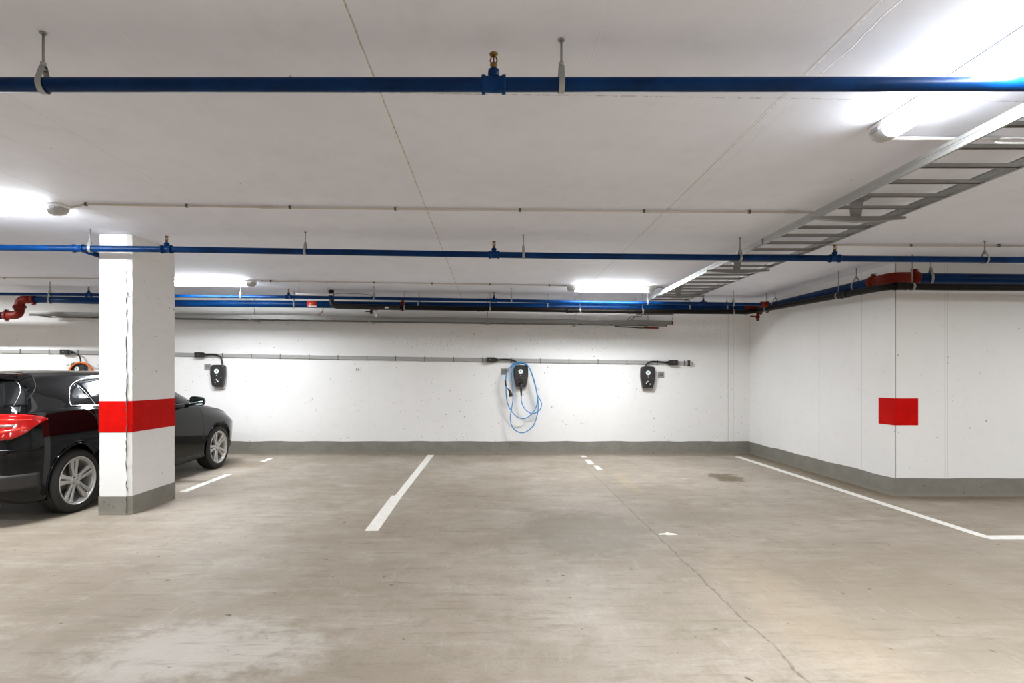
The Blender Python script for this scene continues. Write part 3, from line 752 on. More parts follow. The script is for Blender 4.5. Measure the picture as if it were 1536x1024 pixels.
q = corner_b.lerp(corner_f, .80); hanger(q, R4, corner_f - corner_b, 'hanger of the thick blue main on the right wall, left of the red elbow', 'hangers of the thick blue main', .1)
q = corner_b.lerp(corner_f, .16); hanger(q, R4, corner_f - corner_b, 'hanger of the thick blue main at the right back corner', 'hangers of the thick blue main', .1)
q = P(1396, 417.6, 6.02); hanger(q, R4, (1, 0, 0), 'hanger of the thick blue main, right of the red elbow', 'hangers of the thick blue main', -.35)
q = spath[-1] + Vector((-.2, 0, 0)); hanger(q, R4, (1, 0, 0), 'hanger of the lower blue pipe end at the left edge', 'hangers of the thick blue main', .2)

# 5: dark drain pipe running below and in front of the main
RD = .037; YD = 8.86
TD = [(505, 459.5), (600, 461.5), (740, 463.5), (900, 466), (1000, 467.2), (1120, 468.0)]
drun = [along(TD, x, YD) for x, y in TD]
XD = 4.215
dcb = Vector((XD, 8.86, P(1150, 466.0, 8.86).z)); dcf = Vector((XD, 5.88, EYE + (VY - 429.0) * 5.88 / FOC))
v0 = along(TD, 497, YD); v0.z += 0
dp = thing('drain_pipe', 'dark brown drain pipe below the thick blue main, along back and right walls', 'pipe', drun[2]); LD = Local(dp)
top = Vector((v0.x, YD, ceil_z(v0.x + .05) - .001))
bend = fillet([top, Vector((v0.x, YD, v0.z)), drun[0] + Vector((.25, 0, 0))], .13, 8)
LD(MB().tube(bend[:-1] + [drun[1]] , .042, 16), 'riser_bend', 'cable_black')
dpath = fillet(drun[1:] + [dcb, dcf, P(1400, 430.5, 5.88), P(1545, 431.3, 5.88), P(1700, 432, 5.88)], .18, 8)
LD(MB().tube(dpath, RD, 18), 'pipe', 'brown')
def sleeve(c, d): return LD(MB().lathe([(-.06, RD + .001), (-.06, RD + .009), (-.03, RD + .005), (.05, RD + .005), (.06, RD + .008), (.06, RD + .001)], c, Vector(d), 18, True), 'sleeve', 'brown')
dirw = (dcf - dcb)
for c, d in ((dcb.lerp(dcf, .74), dirw), (dcf + Vector((.10, 0, -.001)), (1, 0, 0)), (along(TD, 855, YD), (1, 0, 0)), (along(TD, 948, YD), (1, 0, 0)), (along(TD, 722, YD), (1, 0, 0))): sleeve(c, d)
mk2, c2 = marker(578, -.9, .75, .15, 'marker_green', LD, TD, YD, RD); mk2['label'] = 'green sticker with a white patch'
a0 = -.2; pt = Vector((c2.x + .03, c2.y - (RD + .003) * math.cos(a0), c2.z + (RD + .003) * math.sin(a0)))
MB().prism([(-.03, -.012), (.03, -.012), (.03, .012), (-.03, .012)], .002, pt, (1, 0, 0), (0, math.sin(a0), math.cos(a0)), (0, -math.cos(a0), math.sin(a0))).build('arrow', 'white_plastic', mk2, origin=LD.o)
def drop_rod(c, label, r=RD + .009):
    root = thing('pipe_clamp', label, 'pipe hanger', c, 'clamps of the dark drain pipe'); L = Local(root)
    return root, L
for c, d, w in ((along(TD, 607, YD), (1, 0, 0), 'right of the green sticker'), (along(TD, 735, YD), (1, 0, 0), 'below the back sprinkler'), (along(TD, 870, YD), (1, 0, 0), 'below the left end of the far right lamp'), (along(TD, 964, YD), (1, 0, 0), 'below the right end of the far right lamp'), (along(TD, 1100, YD), (1, 0, 0), 'in the right back corner'), (dcb.lerp(dcf, .70), dirw, 'on the right wall, left of the red elbow'), (dcb.lerp(dcf, .10), dirw, 'on the right wall, deepest one'), (dcf.lerp(P(1400, 430.5, 5.88), .5), (1, 0, 0), 'right below the red elbow')):
    root, L = drop_rod(c, 'rod clamp of the dark drain pipe, ' + w); r = RD + .0015
    d = Vector(d).normalized()
    L(MB().lathe([(-.012, r), (-.012, r + .004), (.012, r + .004), (.012, r)], c, d, 18, True), 'band', 'zinc_dull')
    L(MB().cyl((c.x, c.y, c.z + r + .002), (c.x, c.y, ceil_z(c.x) - .0006), .005, 8), 'rod', 'zinc_dull')
# small things by the red sticker
wcp = [P(444, 440.8, 8.62), P(500, 441.8, 8.62)]
wt = thing('conduit', 'short white conduit lying above the thin back pipe near the red sticker', 'conduit', wcp[0]); L = Local(wt)
L(MB().tube(wcp, .014, 10), 'pipe', 'white_plastic')
for x in (448, 492): 
    q = wcp[0].lerp(wcp[1], (x - 444) / 56); L(MB().cyl(q, (q.x, q.y, ceil_z(q.x) - .0008), .004, 8), 'hanger_rod', 'zinc')
L(MB().tube(smooth_path([P(500, 441.8, 8.62), P(510, 440, 8.62), P(530, 440.5, 8.62), P(548, 441.2, 8.62), P(556, 443, 8.62), P(562, 447, 8.7)], 5), .004, 6), 'cable', 'cable_black')
hs = smooth_path([P(485, 461, 8.95), P(484, 466, 8.95), P(481, 470.5, 9.1), P(476, 472.2, 9.30)], 6)
tag(MB().tube(hs, .007, 8).build('hose', 'cable_red', origin=hs[0]), 'thin red hose hanging from the blue main down to the back ladder', 'hose')
vb = P(557, 464, 8.94); va = thing('drain_tap', 'small black drain tap with a white tube under the blue main', 'valve', vb); L = Local(va)
L(MB().cyl(vb + Vector((0, 0, -.01)), vb - Vector((0, 0, .07)), .022, 12).cyl(vb - Vector((.0, 0, .04)), vb - Vector((.09, .02, .035)), .009, 8), 'body', 'cable_black')
L(MB().cyl(P(564, 466, 8.94), P(564, 475, 8.94), .016, 10), 'tube', 'white_plastic')
L(MB().box((P(560, 461.5, 8.94) + P(564, 466, 8.94)) / 2, (.10, .02, .03)), 'tap_arm', 'rust')

# ------------------------------------------------------------------ back wall: flat cable, tap boxes, chargers, signs
YW = YB - .02
TW = [(-500, 519.5), (-120, 524.5), (0, 526), (150, 528.6), (262, 530.8), (340, 532.8), (520, 536), (720, 539.2), (850, 541.2), (1000, 543.5), (1036, 544.3)]
fc = thing('flat_cable', 'long flat grey supply cable clipped along the back wall', 'cable', along(TW, 520, YW)); L = Local(fc)
mb = MB(); hh = .031
for i, (x, y) in enumerate(TW):
    c = along(TW, x, YW)
    for dy, dz in ((-.008, -hh), (.008, -hh), (.008, hh), (-.008, hh)): mb.v.append(c + Vector((0, dy, dz)))
    if i:
        for m in range(4): mb.face((4 * i - 4 + m, 4 * i - 4 + (m + 1) % 4, 4 * i + (m + 1) % 4, 4 * i + m))
mb.face((0, 1, 2, 3)); q = 4 * len(TW) - 4; mb.face((q, q + 1, q + 2, q + 3)); L(mb, 'cable', 'busbar')
for k in range(-18, 14):
    x = 766.5 + 43.3 * k * .995 if k < 6 else 766.5 + 43.3 * k
    x = 767 + 43.3 * k
    if x < 0 or x > 1030: continue
    if any(abs(x - t) < 12 for t in (100, 301, 738, 1008)): continue
    if x > 980 and x < 1000: x = 986
    c = along(TW, x, YW); L(MB().box(c + Vector((0, -.002, 0)), (.012, .024, 2 * hh + .022)), 'clip', 'pvc_dark')
L(MB().box(along(TW, 1027, YW) + Vector((0, -.002, 0)), (.014, .024, 2 * hh + .03)), 'clip', 'pvc_dark')
ce = along(TW, 1033, YW); L(MB().box(ce - Vector((0, .006, 0)), (.034, .045, .10)), 'end_cap', 'black_plastic')
L(MB().lathe([(0, .042), (.02, .038), (.05, .012)], ce + Vector((.018, -.024, 0)), (1, 0, 0), 10), 'end_plug', 'pvc')

def tap_box(px, cable_pts, label, left=False):
    c = along(TW, px, YW - .027); r = thing('tap_box', label, 'connector', c, 'black tap boxes on the flat cable'); L = Local(r)
    s_ = -1 if left else 1
    L(MB().box(c + Vector((-.02 * s_, -.012, 0)), (.15, .06, .092)), 'housing', 'black_plastic', bevel=.006)
    L(MB().prism([(.055 * s_, -.040), (.055 * s_, .040), (.105 * s_, .020), (.105 * s_, -.020)], .05, c + Vector((0, -.035, 0)), (1, 0, 0), (0, 0, 1), (0, 1, 0)), 'strain_relief', 'black_plastic', bevel=.004)
    L(MB().box(c + Vector((-.03 * s_, -.044, .008)), (.03, .004, .022)), 'label_plate', 'pvc_dark')
    pts = smooth_path([c + Vector((.10 * s_, -.012, 0))] + cable_pts, 6)
    L(MB().tube(pts, .0125, 10), 'lead', 'cable_black')
    return r
def outline(w_top, w_bot, h, n=8):
    pts = []                                            # rounded shield: wide top, narrower bottom
    for k in range(n + 1): t = -1 + 2 * k / n; pts.append((t * w_top, h / 2 - .010 * t * t * abs(t) - (.012 if abs(t) == 1 else 0)))
    side = [(w_top + .006, h * .25), (w_top + .006, h * .05), (w_top - .008, -h * .2)]
    right = side + [(w_bot + .006, -h / 2 + .015)]
    bot = [(w_bot * (1 - 2 * k / 4), -h / 2) for k in range(5)]
    left = [(-a, b) for a, b in right[::-1]]
    return pts + right + bot + left
def charger(px, py, label, slot, mark=1):
    c = P(px, py, YB); r = thing('wall_charger', label, 'charger', c, 'black wall chargers'); L = Local(r)
    U, W, N = (1, 0, 0), (0, 0, 1), (0, -1, 0)
    L(MB().prism(outline(.122, .085, .41), .035, c + Vector((.006, 0, -.022)), U, W, N), 'backplate', 'backplate', bevel=.006)
    ol = outline(.124, .088, .385); sh = MB(); n = len(ol); rings = ((.035, 1.0), (.085, 1.0), (.108, .95), (.114, .86))
    for d_, s_ in rings:
        for a, b in ol: sh.v.append(c + Vector((a * s_, -d_, b * s_ + .012)))
    for k in range(len(rings) - 1):
        for i in range(n): sh.face((k * n + i, k * n + (i + 1) % n, (k + 1) * n + (i + 1) % n, (k + 1) * n + i), k > 0)
    sh.face(range(n)); sh.face(range(3 * n, 4 * n)); L(sh, 'cover', 'charger')
    f = c + Vector((0, -.114, .012))
    d = L(MB().cyl(f + Vector((-.005, .001, .078)), f + Vector((-.005, -.005, .078)), .040, 28), 'status_disc', 'disc')
    zz = [(-.010, .016), (.012, .016), (.002, .003), (.012, .003), (-.012, -.018), (-.003, -.002), (-.013, -.002)]
    MB().prism(zz, .001, f + Vector((-.005, -.0052, .078)), U, W, N).build('emblem', 'disc_mark', d, origin=L.o)
    L(MB().cyl(f + Vector((-.005, .001, .005)), f + Vector((-.005, -.002, .005)), .006, 10), 'indicator', 'silver_mark')
    so = MB().lathe([(-.004, .052), (.006, .052), (.010, .046), (.010, .040), (.002, .036), (.002, .002)], f + Vector((.0, 0, -.098)), N, 24)
    s = L(so, 'socket', 'black_plastic')
    if slot:
        R = Matrix.Rotation(slot, 3, 'Y'); MB().box(f + Vector((.012 if slot > 0 else -.025, -.012, -.085)), (.058, .004, .013), R).build('cover_flap', 'silver_mark', s, origin=L.o)
    L(MB().box(f + Vector((.075, -.001, -.03)), (.035, .003, .008)), 'nameplate', 'pvc_dark')
    return r, f
c1, f1 = charger(330, 564.0, 'black wall charger between bay signs 55 and 56, above the car bonnet', .85)
c2, f2 = charger(781, 564.5, 'black wall charger with the coiled blue cable hung over it', 0)
c3, f3 = charger(970, 566.5, 'black wall charger left of bay sign 58, rightmost one', -.85)
c4, f4 = charger(123, 560.5, 'black wall charger behind the black car with an orange cable on top', .85)
tap_box(301, [P(318, 531, YW - .03), P(328, 533, YW - .04), P(332.5, 539, YW - .045), P(333, 546.5, YW - .045)], 'black tap box on the flat cable above bay sign 55')
tap_box(738, [P(757, 538.5, YW - .03), P(768, 539.5, YW - .04), P(776, 543, YW - .045), P(779, 546.5, YW - .045)], 'black tap box on the flat cable above bay sign 57')
tap_box(1008, [P(988, 542, YW - .03), P(978, 541.5, YW - .04), P(971, 544.5, YW - .045), P(968.5, 549.5, YW - .045)], 'black tap box near the right end of the flat cable', True)
tap_box(100, [P(112, 530, YW - .03), P(118, 533, YW - .04), P(120.5, 538, YW - .045), P(121, 544, YW - .045)], 'black tap box on the flat cable left of the pillar')

def text_mesh(s, size, depth):
    cu = bpy.data.curves.new('digits', 'FONT'); cu.body = s; cu.size = size; cu.extrude = depth; cu.align_x = 'CENTER'; cu.align_y = 'CENTER'
    ob = bpy.data.objects.new('digits', cu); COL.objects.link(ob)
    me = bpy.data.meshes.new_from_object(ob.evaluated_get(bpy.context.evaluated_depsgraph_get()))
    bpy.data.objects.remove(ob); bpy.data.curves.remove(cu); return me
def bay_sign(px, py, s, grey, label):
    c = P(px, py, YB); r = thing('bay_sign', label, 'sign', c, 'bay number signs')
    MB().box((0, -.004, 0), (.112, .008, .112)).build('plate', 'grey_sign' if grey else 'white_sign', r, bevel=.002)
    me = text_mesh(s, .062, .0008); me.materials.clear(); me.materials.append(M['sign_digit'])
    o = bpy.data.objects.new('number', me); COL.objects.link(o); o.parent = r; o.location = (0, -.0092, 0); o.rotation_euler = (PI / 2, 0, 0)
bay_sign(311.5, 550, '55', True, 'grey square sign reading 55')
bay_sign(536.5, 554, '56', False, 'white square sign reading 56')
bay_sign(756, 557, '57', True, 'grey square sign reading 57, half behind the blue cable')
bay_sign(991.5, 561.5, '58', True, 'grey square sign reading 58')
bay_sign(102.5, 547, '54', False, 'white square sign reading 54, partly hidden behind the orange cable')

# blue charging cable
def zc(a, b, Y): return P(730 + a * .13667, 520 + b * .13667, Y)
path = [(378, 500), (379, 545), (385, 610), (420, 680), (480, 725), (540, 722), (590, 680), (600, 610), (560, 530), (525, 400), (485, 270), (445, 200), (375, 174), (300, 195), (240, 250), (215, 330), (212, 420), (215, 520), (230, 620), (270, 700), (340, 770), (420, 785), (490, 740), (545, 650), (558, 560), (540, 440), (500, 300), (462, 220), (400, 182), (330, 190), (285, 250), (275, 330), (285, 450), (290, 560), (275, 670), (260, 760), (270, 850), (310, 910), (380, 942), (450, 920), (520, 850), (560, 720), (565, 600), (545, 480), (510, 330), (452, 205), (380, 168), (290, 190), (226, 280), (205, 350), (212, 420), (240, 470)]
pts = []
for i, (a, b) in enumerate(path):
    over = b < 205                                     # laid over the top of the charger
    layer = .016 * (0 if i < 22 else (1 if i < 38 else 2))
    pts.append(zc(a, b, YB - (.10 if over else .135) - layer))
bc = thing('charging_cable', 'coiled blue charging cable hung over the wall charger at sign 57', 'cable', pts[0]); L = Local(bc)
L(MB().tube(smooth_path(pts, 5), .0088, 10), 'cable', 'cable_blue')
L(MB().tube([zc(374, 395, YB - .128), zc(376, 430, YB - .15), zc(378, 470, YB - .15), zc(380, 520, YB - .14), zc(381, 545, YB - .135)], [.030, .028, .019, .015, .010], 12), 'plug', 'black_plastic')
L(MB().tube([zc(205, 365, YB - .17), zc(212, 430, YB - .175)], .014, 10), 'sleeve', 'black_plastic')
L(MB().tube([zc(236, 462, YB - .17), zc(252, 485, YB - .18), zc(260, 505, YB - .19), zc(267, 545, YB - .2)], [.012, .020, .029, .032], 12), 'end_connector', 'black_plastic')
# orange cable ring on the charger behind the car
oc = []
for k in range(2):
    for i in range(24):
        a = PI / 2 + 2 * PI * i / 24
        oc.append(P(121 + math.cos(a) * (18.5 - k), 560 + math.sin(a) * -1 * (-16.5 if False else 16.0 + k) * 1.0, YB - .13 - .016 * k - .012 * i / 24))
og = thing('charging_cable', 'coiled orange charging cable on the charger behind the black car', 'cable', oc[0]); L = Local(og)
L(MB().tube(smooth_path(oc, 3), .013, 10), 'cable', 'cable_orange')
# ------------------------------------------------------------------ the black car
def pchip(tab, x):
    n = len(tab); xs = [t[0] for t in tab]; ys = [t[1] for t in tab]
    if x <= xs[0]: return ys[0]
    if x >= xs[-1]: return ys[-1]
    d = [(ys[i + 1] - ys[i]) / (xs[i + 1] - xs[i]) for i in range(n - 1)]
    m = [d[0]] + [0 if d[i - 1] * d[i] <= 0 else 2 * d[i - 1] * d[i] / (d[i - 1] + d[i]) for i in range(1, n - 1)] + [d[-1]]
    for i in range(n - 1):
        if x <= xs[i + 1]:
            h = xs[i + 1] - xs[i]; t = (x - xs[i]) / h
            return ys[i] * (1 + 2 * t) * (1 - t) ** 2 + m[i] * h * t * (1 - t) ** 2 + ys[i + 1] * t * t * (3 - 2 * t) + m[i + 1] * h * t * t * (t - 1)
LEN = 4.292; S0 = LEN / 2
ZT = [(0, .64), (.03, .82), (.07, .95), (.13, 1.055), (.25, 1.21), (.36, 1.345), (.46, 1.392), (.75, 1.418), (1.2, 1.433), (1.7, 1.434), (2.1, 1.412), (2.42, 1.345), (2.72, 1.195), (2.98, 1.055), (3.08, 1.015), (3.3, .982), (3.6, .935), (3.88, .868), (4.05, .80), (4.18, .71), (4.26, .61), (4.292, .52)]
ZB = [(0, .36), (.08, .27), (.2, .19), (.8, .17), (3.3, .20), (3.9, .22), (4.2, .26), (4.292, .34)]
WM = [(0, .60), (.03, .69), (.07, .745), (.13, .785), (.25, .838), (.4, .868), (.72, .888), (1.2, .884), (2, .88), (2.9, .884), (3.42, .888), (3.7, .868), (3.95, .80), (4.12, .70), (4.23, .57), (4.292, .42)]
ZS = [(0, .60), (.03, .78), (.07, .90), (.13, .985), (.25, 1.03), (.5, 1.055), (.72, 1.052), (1.3, 1.03), (2.0, 1.0), (2.7, .965), (3.0, .945), (3.3, .915), (3.6, .875), (3.88, .80), (4.05, .73), (4.18, .64), (4.26, .56), (4.292, .48)]
WS = [(0, .58), (.03, .655), (.07, .70), (.13, .735), (.25, .785), (.5, .822), (.72, .838), (1.2, .838), (2.0, .835), (2.7, .83), (3.0, .825), (3.42, .80), (3.7, .765), (3.95, .70), (4.12, .61), (4.23, .5), (4.292, .38)]
WR = [(0, .45), (.07, .6), (.13, .655), (.25, .65), (.36, .635), (.46, .62), (.75, .60), (1.2, .585), (1.8, .575), (2.2, .575), (2.5, .60), (2.8, .66), (3.0, .70), (3.1, .69), (3.42, .62), (3.8, .55), (4.05, .46), (4.292, .26)]
DR = [(0, .006), (.13, .02), (.36, .055), (.5, .075), (1.2, .075), (2.1, .075), (2.5, .06), (2.9, .035), (3.1, .02), (3.6, .022), (4.292, .012)]
def section(s):
    zt, zb, wm, zs, ws, wr, dr = (pchip(t, s) for t in (ZT, ZB, WM, ZS, WS, WR, DR))
    zr = zt - dr; zm = min(.60, zs - .03); lo = zb + (zm - zb) * .30
    hood = max(0, min(1, (s - 2.9) / .25)); bulge = .016 * (1 - hood)
    c = [(0, zb), (wm * .72, zb), (wm - .055, zb + .012), (wm - .018, lo), (wm, zm), (wm - .006, zm + (zs - zm) * .5), (ws + .018, zs - .03 * min(1, (zs - zm) / .3)), (ws, zs),
         (ws + (wr - ws) * .5 + bulge, zs + (zr - zs) * .52), (wr + .012, zr - dr * .35), (wr - .05, zr + dr * .42), (wr * .5, zt - dr * .10), (0, zt)]
    pts = [Vector((a, 0, b)) for a, b in c]
    return smooth_path(pts, 3)
SS = [0, .012, .03, .05, .075, .10, .13, .17, .21, .25, .29, .33, .36, .40, .43, .46, .52] + [.6 + .08 * k for k in range(41)] + [3.86, 3.92, 3.98, 4.03, 4.08, 4.13, 4.17, 4.21, 4.24, 4.265, 4.282, 4.292]
body = MB(); m = None
for i, s in enumerate(SS):
    half = section(s); ring = [(p.x, p.z) for p in half] + [(-p.x, p.z) for p in half[-2:0:-1]]
    m = len(ring)
    for x, z in ring: body.v.append(Vector((x, s - S0, z)))
    if i:
        for k in range(m): body.face(((i - 1) * m + k, (i - 1) * m + (k + 1) % m, i * m + (k + 1) % m, i * m + k), True)
body.face(range(m)); body.face(range((len(SS) - 1) * m, len(SS) * m))
TRI = []
for f in body.f: TRI.append(f)
bvh = BVHTree.FromPolygons([tuple(v) for v in body.v], TRI)
car = thing('car', 'black hatchback car parked behind the pillar, nose to the back wall', 'car', (-5.0, 7.03, 0), None, math.radians(-1.7))
bo = body.build('body', 'paint', car)
# wheel arches cut into the body
RA, FA, RW = .72, 3.42, .317
for s in (RA, FA):
    for sg in (-1, 1):
        cut = MB().cyl((sg * .60, s - S0, RW + .02), (sg * 1.1, s - S0, RW + .02), .354, 40)
        cu = cut.build('cut', 'trim_black'); md = bo.modifiers.new('arch', 'BOOLEAN'); md.operation = 'DIFFERENCE'; md.object = cu; md.solver = 'EXACT'
bpy.context.view_layer.update()
cuts = [md.object for md in bo.modifiers]
for c in cuts: c.matrix_world = Matrix.Translation((-5.0, 7.03, 0)) @ Matrix.Rotation(math.radians(-1.7), 4, 'Z')
bpy.context.view_layer.update()
dg = bpy.context.evaluated_depsgraph_get()
nm = bpy.data.meshes.new_from_object(bo.evaluated_get(dg))
bo.modifiers.clear(); bo.data = nm
for c in cuts: bpy.data.objects.remove(c)

def hit(u, z, mode):
    if mode == 'side': o, d = Vector((3, u - S0, z)), Vector((-1, 0, 0))
    elif mode == 'rear': o, d = Vector((u, -5, z)), Vector((0, 1, 0))
    elif mode == 'top': o, d = Vector((u, z - S0, 4)), Vector((0, 0, -1))
    else:
        d = Vector((-.7071, .7071, 0)); e = Vector((.7071, .7071, 0))
        o = e * (u - .7071 * S0) - d * 5 ; o.z = z
    h, n, _, _ = bvh.ray_cast(o, d)
    if h is None: return None, None
    if n.dot(d) > 0: n = -n
    return h, n
def patch(name, mat, a, b, lo, hi, mode='side', nu=16, nz=8, off=.003, th=.006, parent=None, mirror=True, label=None):
    obs = []
    for sg in ((1, -1) if mirror else (1,)):
        mb = MB(); last = None
        for i in range(nu + 1):
            u = a + (b - a) * i / nu; l, h_ = lo(u), hi(u)
            for j in range(nz + 1):
                z = l + (h_ - l) * j / nz; h, n = hit(u, z, mode)
                if h is None: h, n = last
                last = (h, n); p = h + n * off; mb.v.append(Vector((p.x * sg, p.y, p.z)))
        for i in range(nu):
            for j in range(nz):
                q = i * (nz + 1) + j; f = (q, q + nz + 1, q + nz + 2, q + 1); mb.face(f if sg > 0 else f[::-1], True)
        o = mb.build(name, mat, parent or car); sd = o.modifiers.new('thick', 'SOLIDIFY'); sd.thickness = th; sd.offset = -1 
        if label: o['label'] = label
        obs.append(o)
    return obs
def trace(name, mat, pts, r, mode='side', off=.002, n=3, mirror=True, parent=None, flat=None):
    for sg in ((1, -1) if mirror else (1,)):
        q = []
        for u, z in [tuple(p) for p in smooth_path([Vector((a, b, 0)) for a, b in pts], n)] if False else [(p.x, p.y) for p in smooth_path([Vector((a, b, 0)) for a, b in pts], n)]:
            h, nn = hit(u, z, mode)
            if h is not None: p = h + nn * off; q.append(Vector((p.x * sg, p.y, p.z)))
        o = MB().tube(q, r, 6).build(name, mat, parent or car)
    return o
TOP = [(.69, 1.072), (.715, 1.12), (.75, 1.165), (.81, 1.218), (.92, 1.275), (1.1, 1.322), (1.35, 1.345), (1.8, 1.348), (2.15, 1.318), (2.4, 1.245), (2.65, 1.125), (2.86, 1.00)]
def wtop(u): return pchip(TOP, u)
def wlow(u): return 1.070 - (u - .69) * .040
patch('quarter_window', 'glass', .692, .955, wlow, lambda u: max(wlow(u) + .001, wtop(u)), nu=14)
patch('side_window', 'glass', .985, 1.74, wlow, wtop, nu=18)
patch('side_window', 'glass', 1.80, 2.78, wlow, lambda u: max(wlow(u) + .002, wtop(u)), nu=22)
patch('window_pillar', 'trim_black', 1.735, 1.805, wlow, wtop, nu=3, off=.0035)
belt = [(u, wlow(u) - .002) for u in (.68, .9, 1.3, 1.8, 2.3, 2.84)]
trace('chrome_strip', 'chrome', belt, .007, off=.003)
arc = [(.68, 1.066)] + [(u - .012, wtop(u) + .008) for u in (.70, .72, .75, .81, .92, 1.1, 1.35, 1.8, 2.15, 2.4, 2.65, 2.82)]
trace('window_trim', 'chrome', arc, .004, off=.003)
trace('window_divider', 'chrome', [(1.005, wlow(1.0)), (.985, 1.15), (.955, wtop(.955))], .005, off=.004)
# doors
trace('door_seam', 'trim_black', [(.80, 1.035), (.90, .99), (1.02, .86), (1.12, .70), (1.16, .50), (1.17, .32)], .0042, off=-.001)
trace('door_seam', 'trim_black', [(1.80, 1.02), (1.80, .8), (1.79, .5), (1.80, .30)], .0042, off=-.001)
trace('door_seam', 'trim_black', [(2.86, .97), (2.94, .90), (2.98, .75), (2.98, .5), (2.94, .32)], .0042, off=-.001)
trace('bonnet_seam', 'trim_black', [(.70, 3.02), (.715, 3.25), (.69, 3.5), (.65, 3.75)], .004, 'top', -.001)
for sa, sz in ((1.06, .965), (2.02, .945)):
    for sg in (1, -1):
        mb = MB(); q = []
        for k in range(9):
            u = sa + .20 * k / 8; h, n = hit(u, sz, 'side'); lift = .030 * math.sin(PI * k / 8) ** .5
            q.append(Vector((sg * (h.x + lift), h.y, sz)))
        mb.tube(q, [.008] + [.013] * 7 + [.008], 8).build('door_handle', 'paint', car)
# rear glass, spoiler, lamps, bumper
patch('rear_window', 'glass', -.675, .675, lambda u: 1.085 - .02 * abs(u), lambda u: 1.335 - .04 * (abs(u) / .6) ** 4, 'rear', 20, 8, mirror=False)
patch('rear_fin', 'matte_black', .555, .72, lambda u: 1.085, lambda u: 1.325 - .9 * max(0, u - .62), 'diag', 8, 8, .004)
sp = MB(); q = []
for k in range(21):
    x = -.57 + 1.14 * k / 20; e = .035 * (abs(x) / .57) ** 3
    sec = [(.285 + e * 2, 1.358 - e), (.292 + e * 2, 1.372 - e), (.36, 1.402 - e * .9), (.52, 1.408 - e * .9), (.52, 1.385 - e), (.38, 1.345 - e), (.31 + e * 2, 1.346 - e)]
    for a, b in sec: sp.v.append(Vector((x, a - S0, b)))
    if k:
        for j in range(7): sp.face((7 * k - 7 + j, 7 * k - 7 + (j + 1) % 7, 7 * k + (j + 1) % 7, 7 * k + j), False)
sp.face(range(7)); sp.face(range(140, 147)); sp.build('roof_spoiler', 'paint', car, bevel=.004)
trace('hatch_seam', 'trim_black', [(.774, 1.35), (.788, 1.29), (.76, 1.2), (.675, 1.10), (.66, 1.03)], .0045, 'diag', -.001)
trace('rear_window_trim', 'chrome', [(.635, 1.325), (.668, 1.285), (.668, 1.20), (.62, 1.09)], .002, 'diag', .004)
# tail lamps: outline over the rounded corner, measured along the diagonal u = .707 (x + s)
def dz(u): return u
TH = [(.42, 1.015), (.52, 1.018), (.62, 1.018), (.72, 1.008), (.80, .992), (.865, .962)]
TLo = [(.42, .795), (.52, .792), (.60, .800), (.68, .835), (.76, .895), (.82, .935), (.865, .958)]
tl = patch('tail_light', 'tail', .42, .864, lambda u: pchip(TLo, u), lambda u: pchip(TH, u), 'diag', 26, 10, .008, .02)
for o, sg in zip(tl, (1, -1)):
    for nm_, mt, a, b, fl, fh in (('light_strip', 'tail_bright', .43, .74, lambda u: .962 - .02 * (u - .43), lambda u: .984 - .05 * (u - .43)), ('light_strip', 'tail_bright', .43, .70, lambda u: .835 + .16 * (u - .43) ** 1, lambda u: .862 + .14 * (u - .43)), ('reversing_lens', 'tail_clear', .43, .62, lambda u: .898 + .06 * (u - .43), lambda u: .928)):
        mb = MB(); nu = 12
        for i in range(nu + 1):
            u = a + (b - a) * i / nu
            for z in (fl(u), fh(u)):
                h, n = hit(u, z, 'diag'); p = h + n * .0095; mb.v.append(Vector((p.x * sg, p.y, p.z)))
        for i in range(nu): f = (2 * i, 2 * i + 2, 2 * i + 3, 2 * i + 1); mb.face(f if sg > 0 else f[::-1], True)
        so = mb.build(nm_, mt, o); sd = so.modifiers.new('thick', 'SOLIDIFY'); sd.thickness = .003; sd.offset = -1
patch('lower_bumper', 'bumper_grey', .30, .80, lambda u: .335, lambda u: .475, 'diag', 14, 5, .004, .01)
patch('lower_bumper_centre', 'bumper_grey', -.56, .56, lambda u: .39, lambda u: .48, 'rear', 16, 4, .004, .01, mirror=False)
trace('bumper_crease', 'paint', [(.34, .70), (.55, .70), (.70, .69), (.80, .70)], .006, 'diag', .0)
patch('windscreen', 'glass', -.60, .60, lambda u: 2.44 + .03 * (abs(u) / .6) ** 2, lambda u: 2.98 - .08 * (abs(u) / .6) ** 2, 'top', 16, 10, mirror=False)
# rear number plate recess side and sills
patch('sill', 'trim_black', 1.13, 2.98, lambda u: .225, lambda u: .285, 'side', 16, 3, .004, .01)
# arch lips
for s in (RA, FA):
    for sg in (1, -1):
        q = []
        for k in range(29):
            a = math.radians(-14 + 208 * k / 28); yy, zz = s + math.cos(a) * .356, RW + .02 + math.sin(a) * .356
            if zz < .23: continue
            h, n = hit(yy, zz, 'side')
            if h is not None and h.x > .6: q.append(Vector((sg * (h.x + .001), yy - S0, zz)))
        MB().tube(q, .007, 8).build('wheel_arch', 'paint', car)
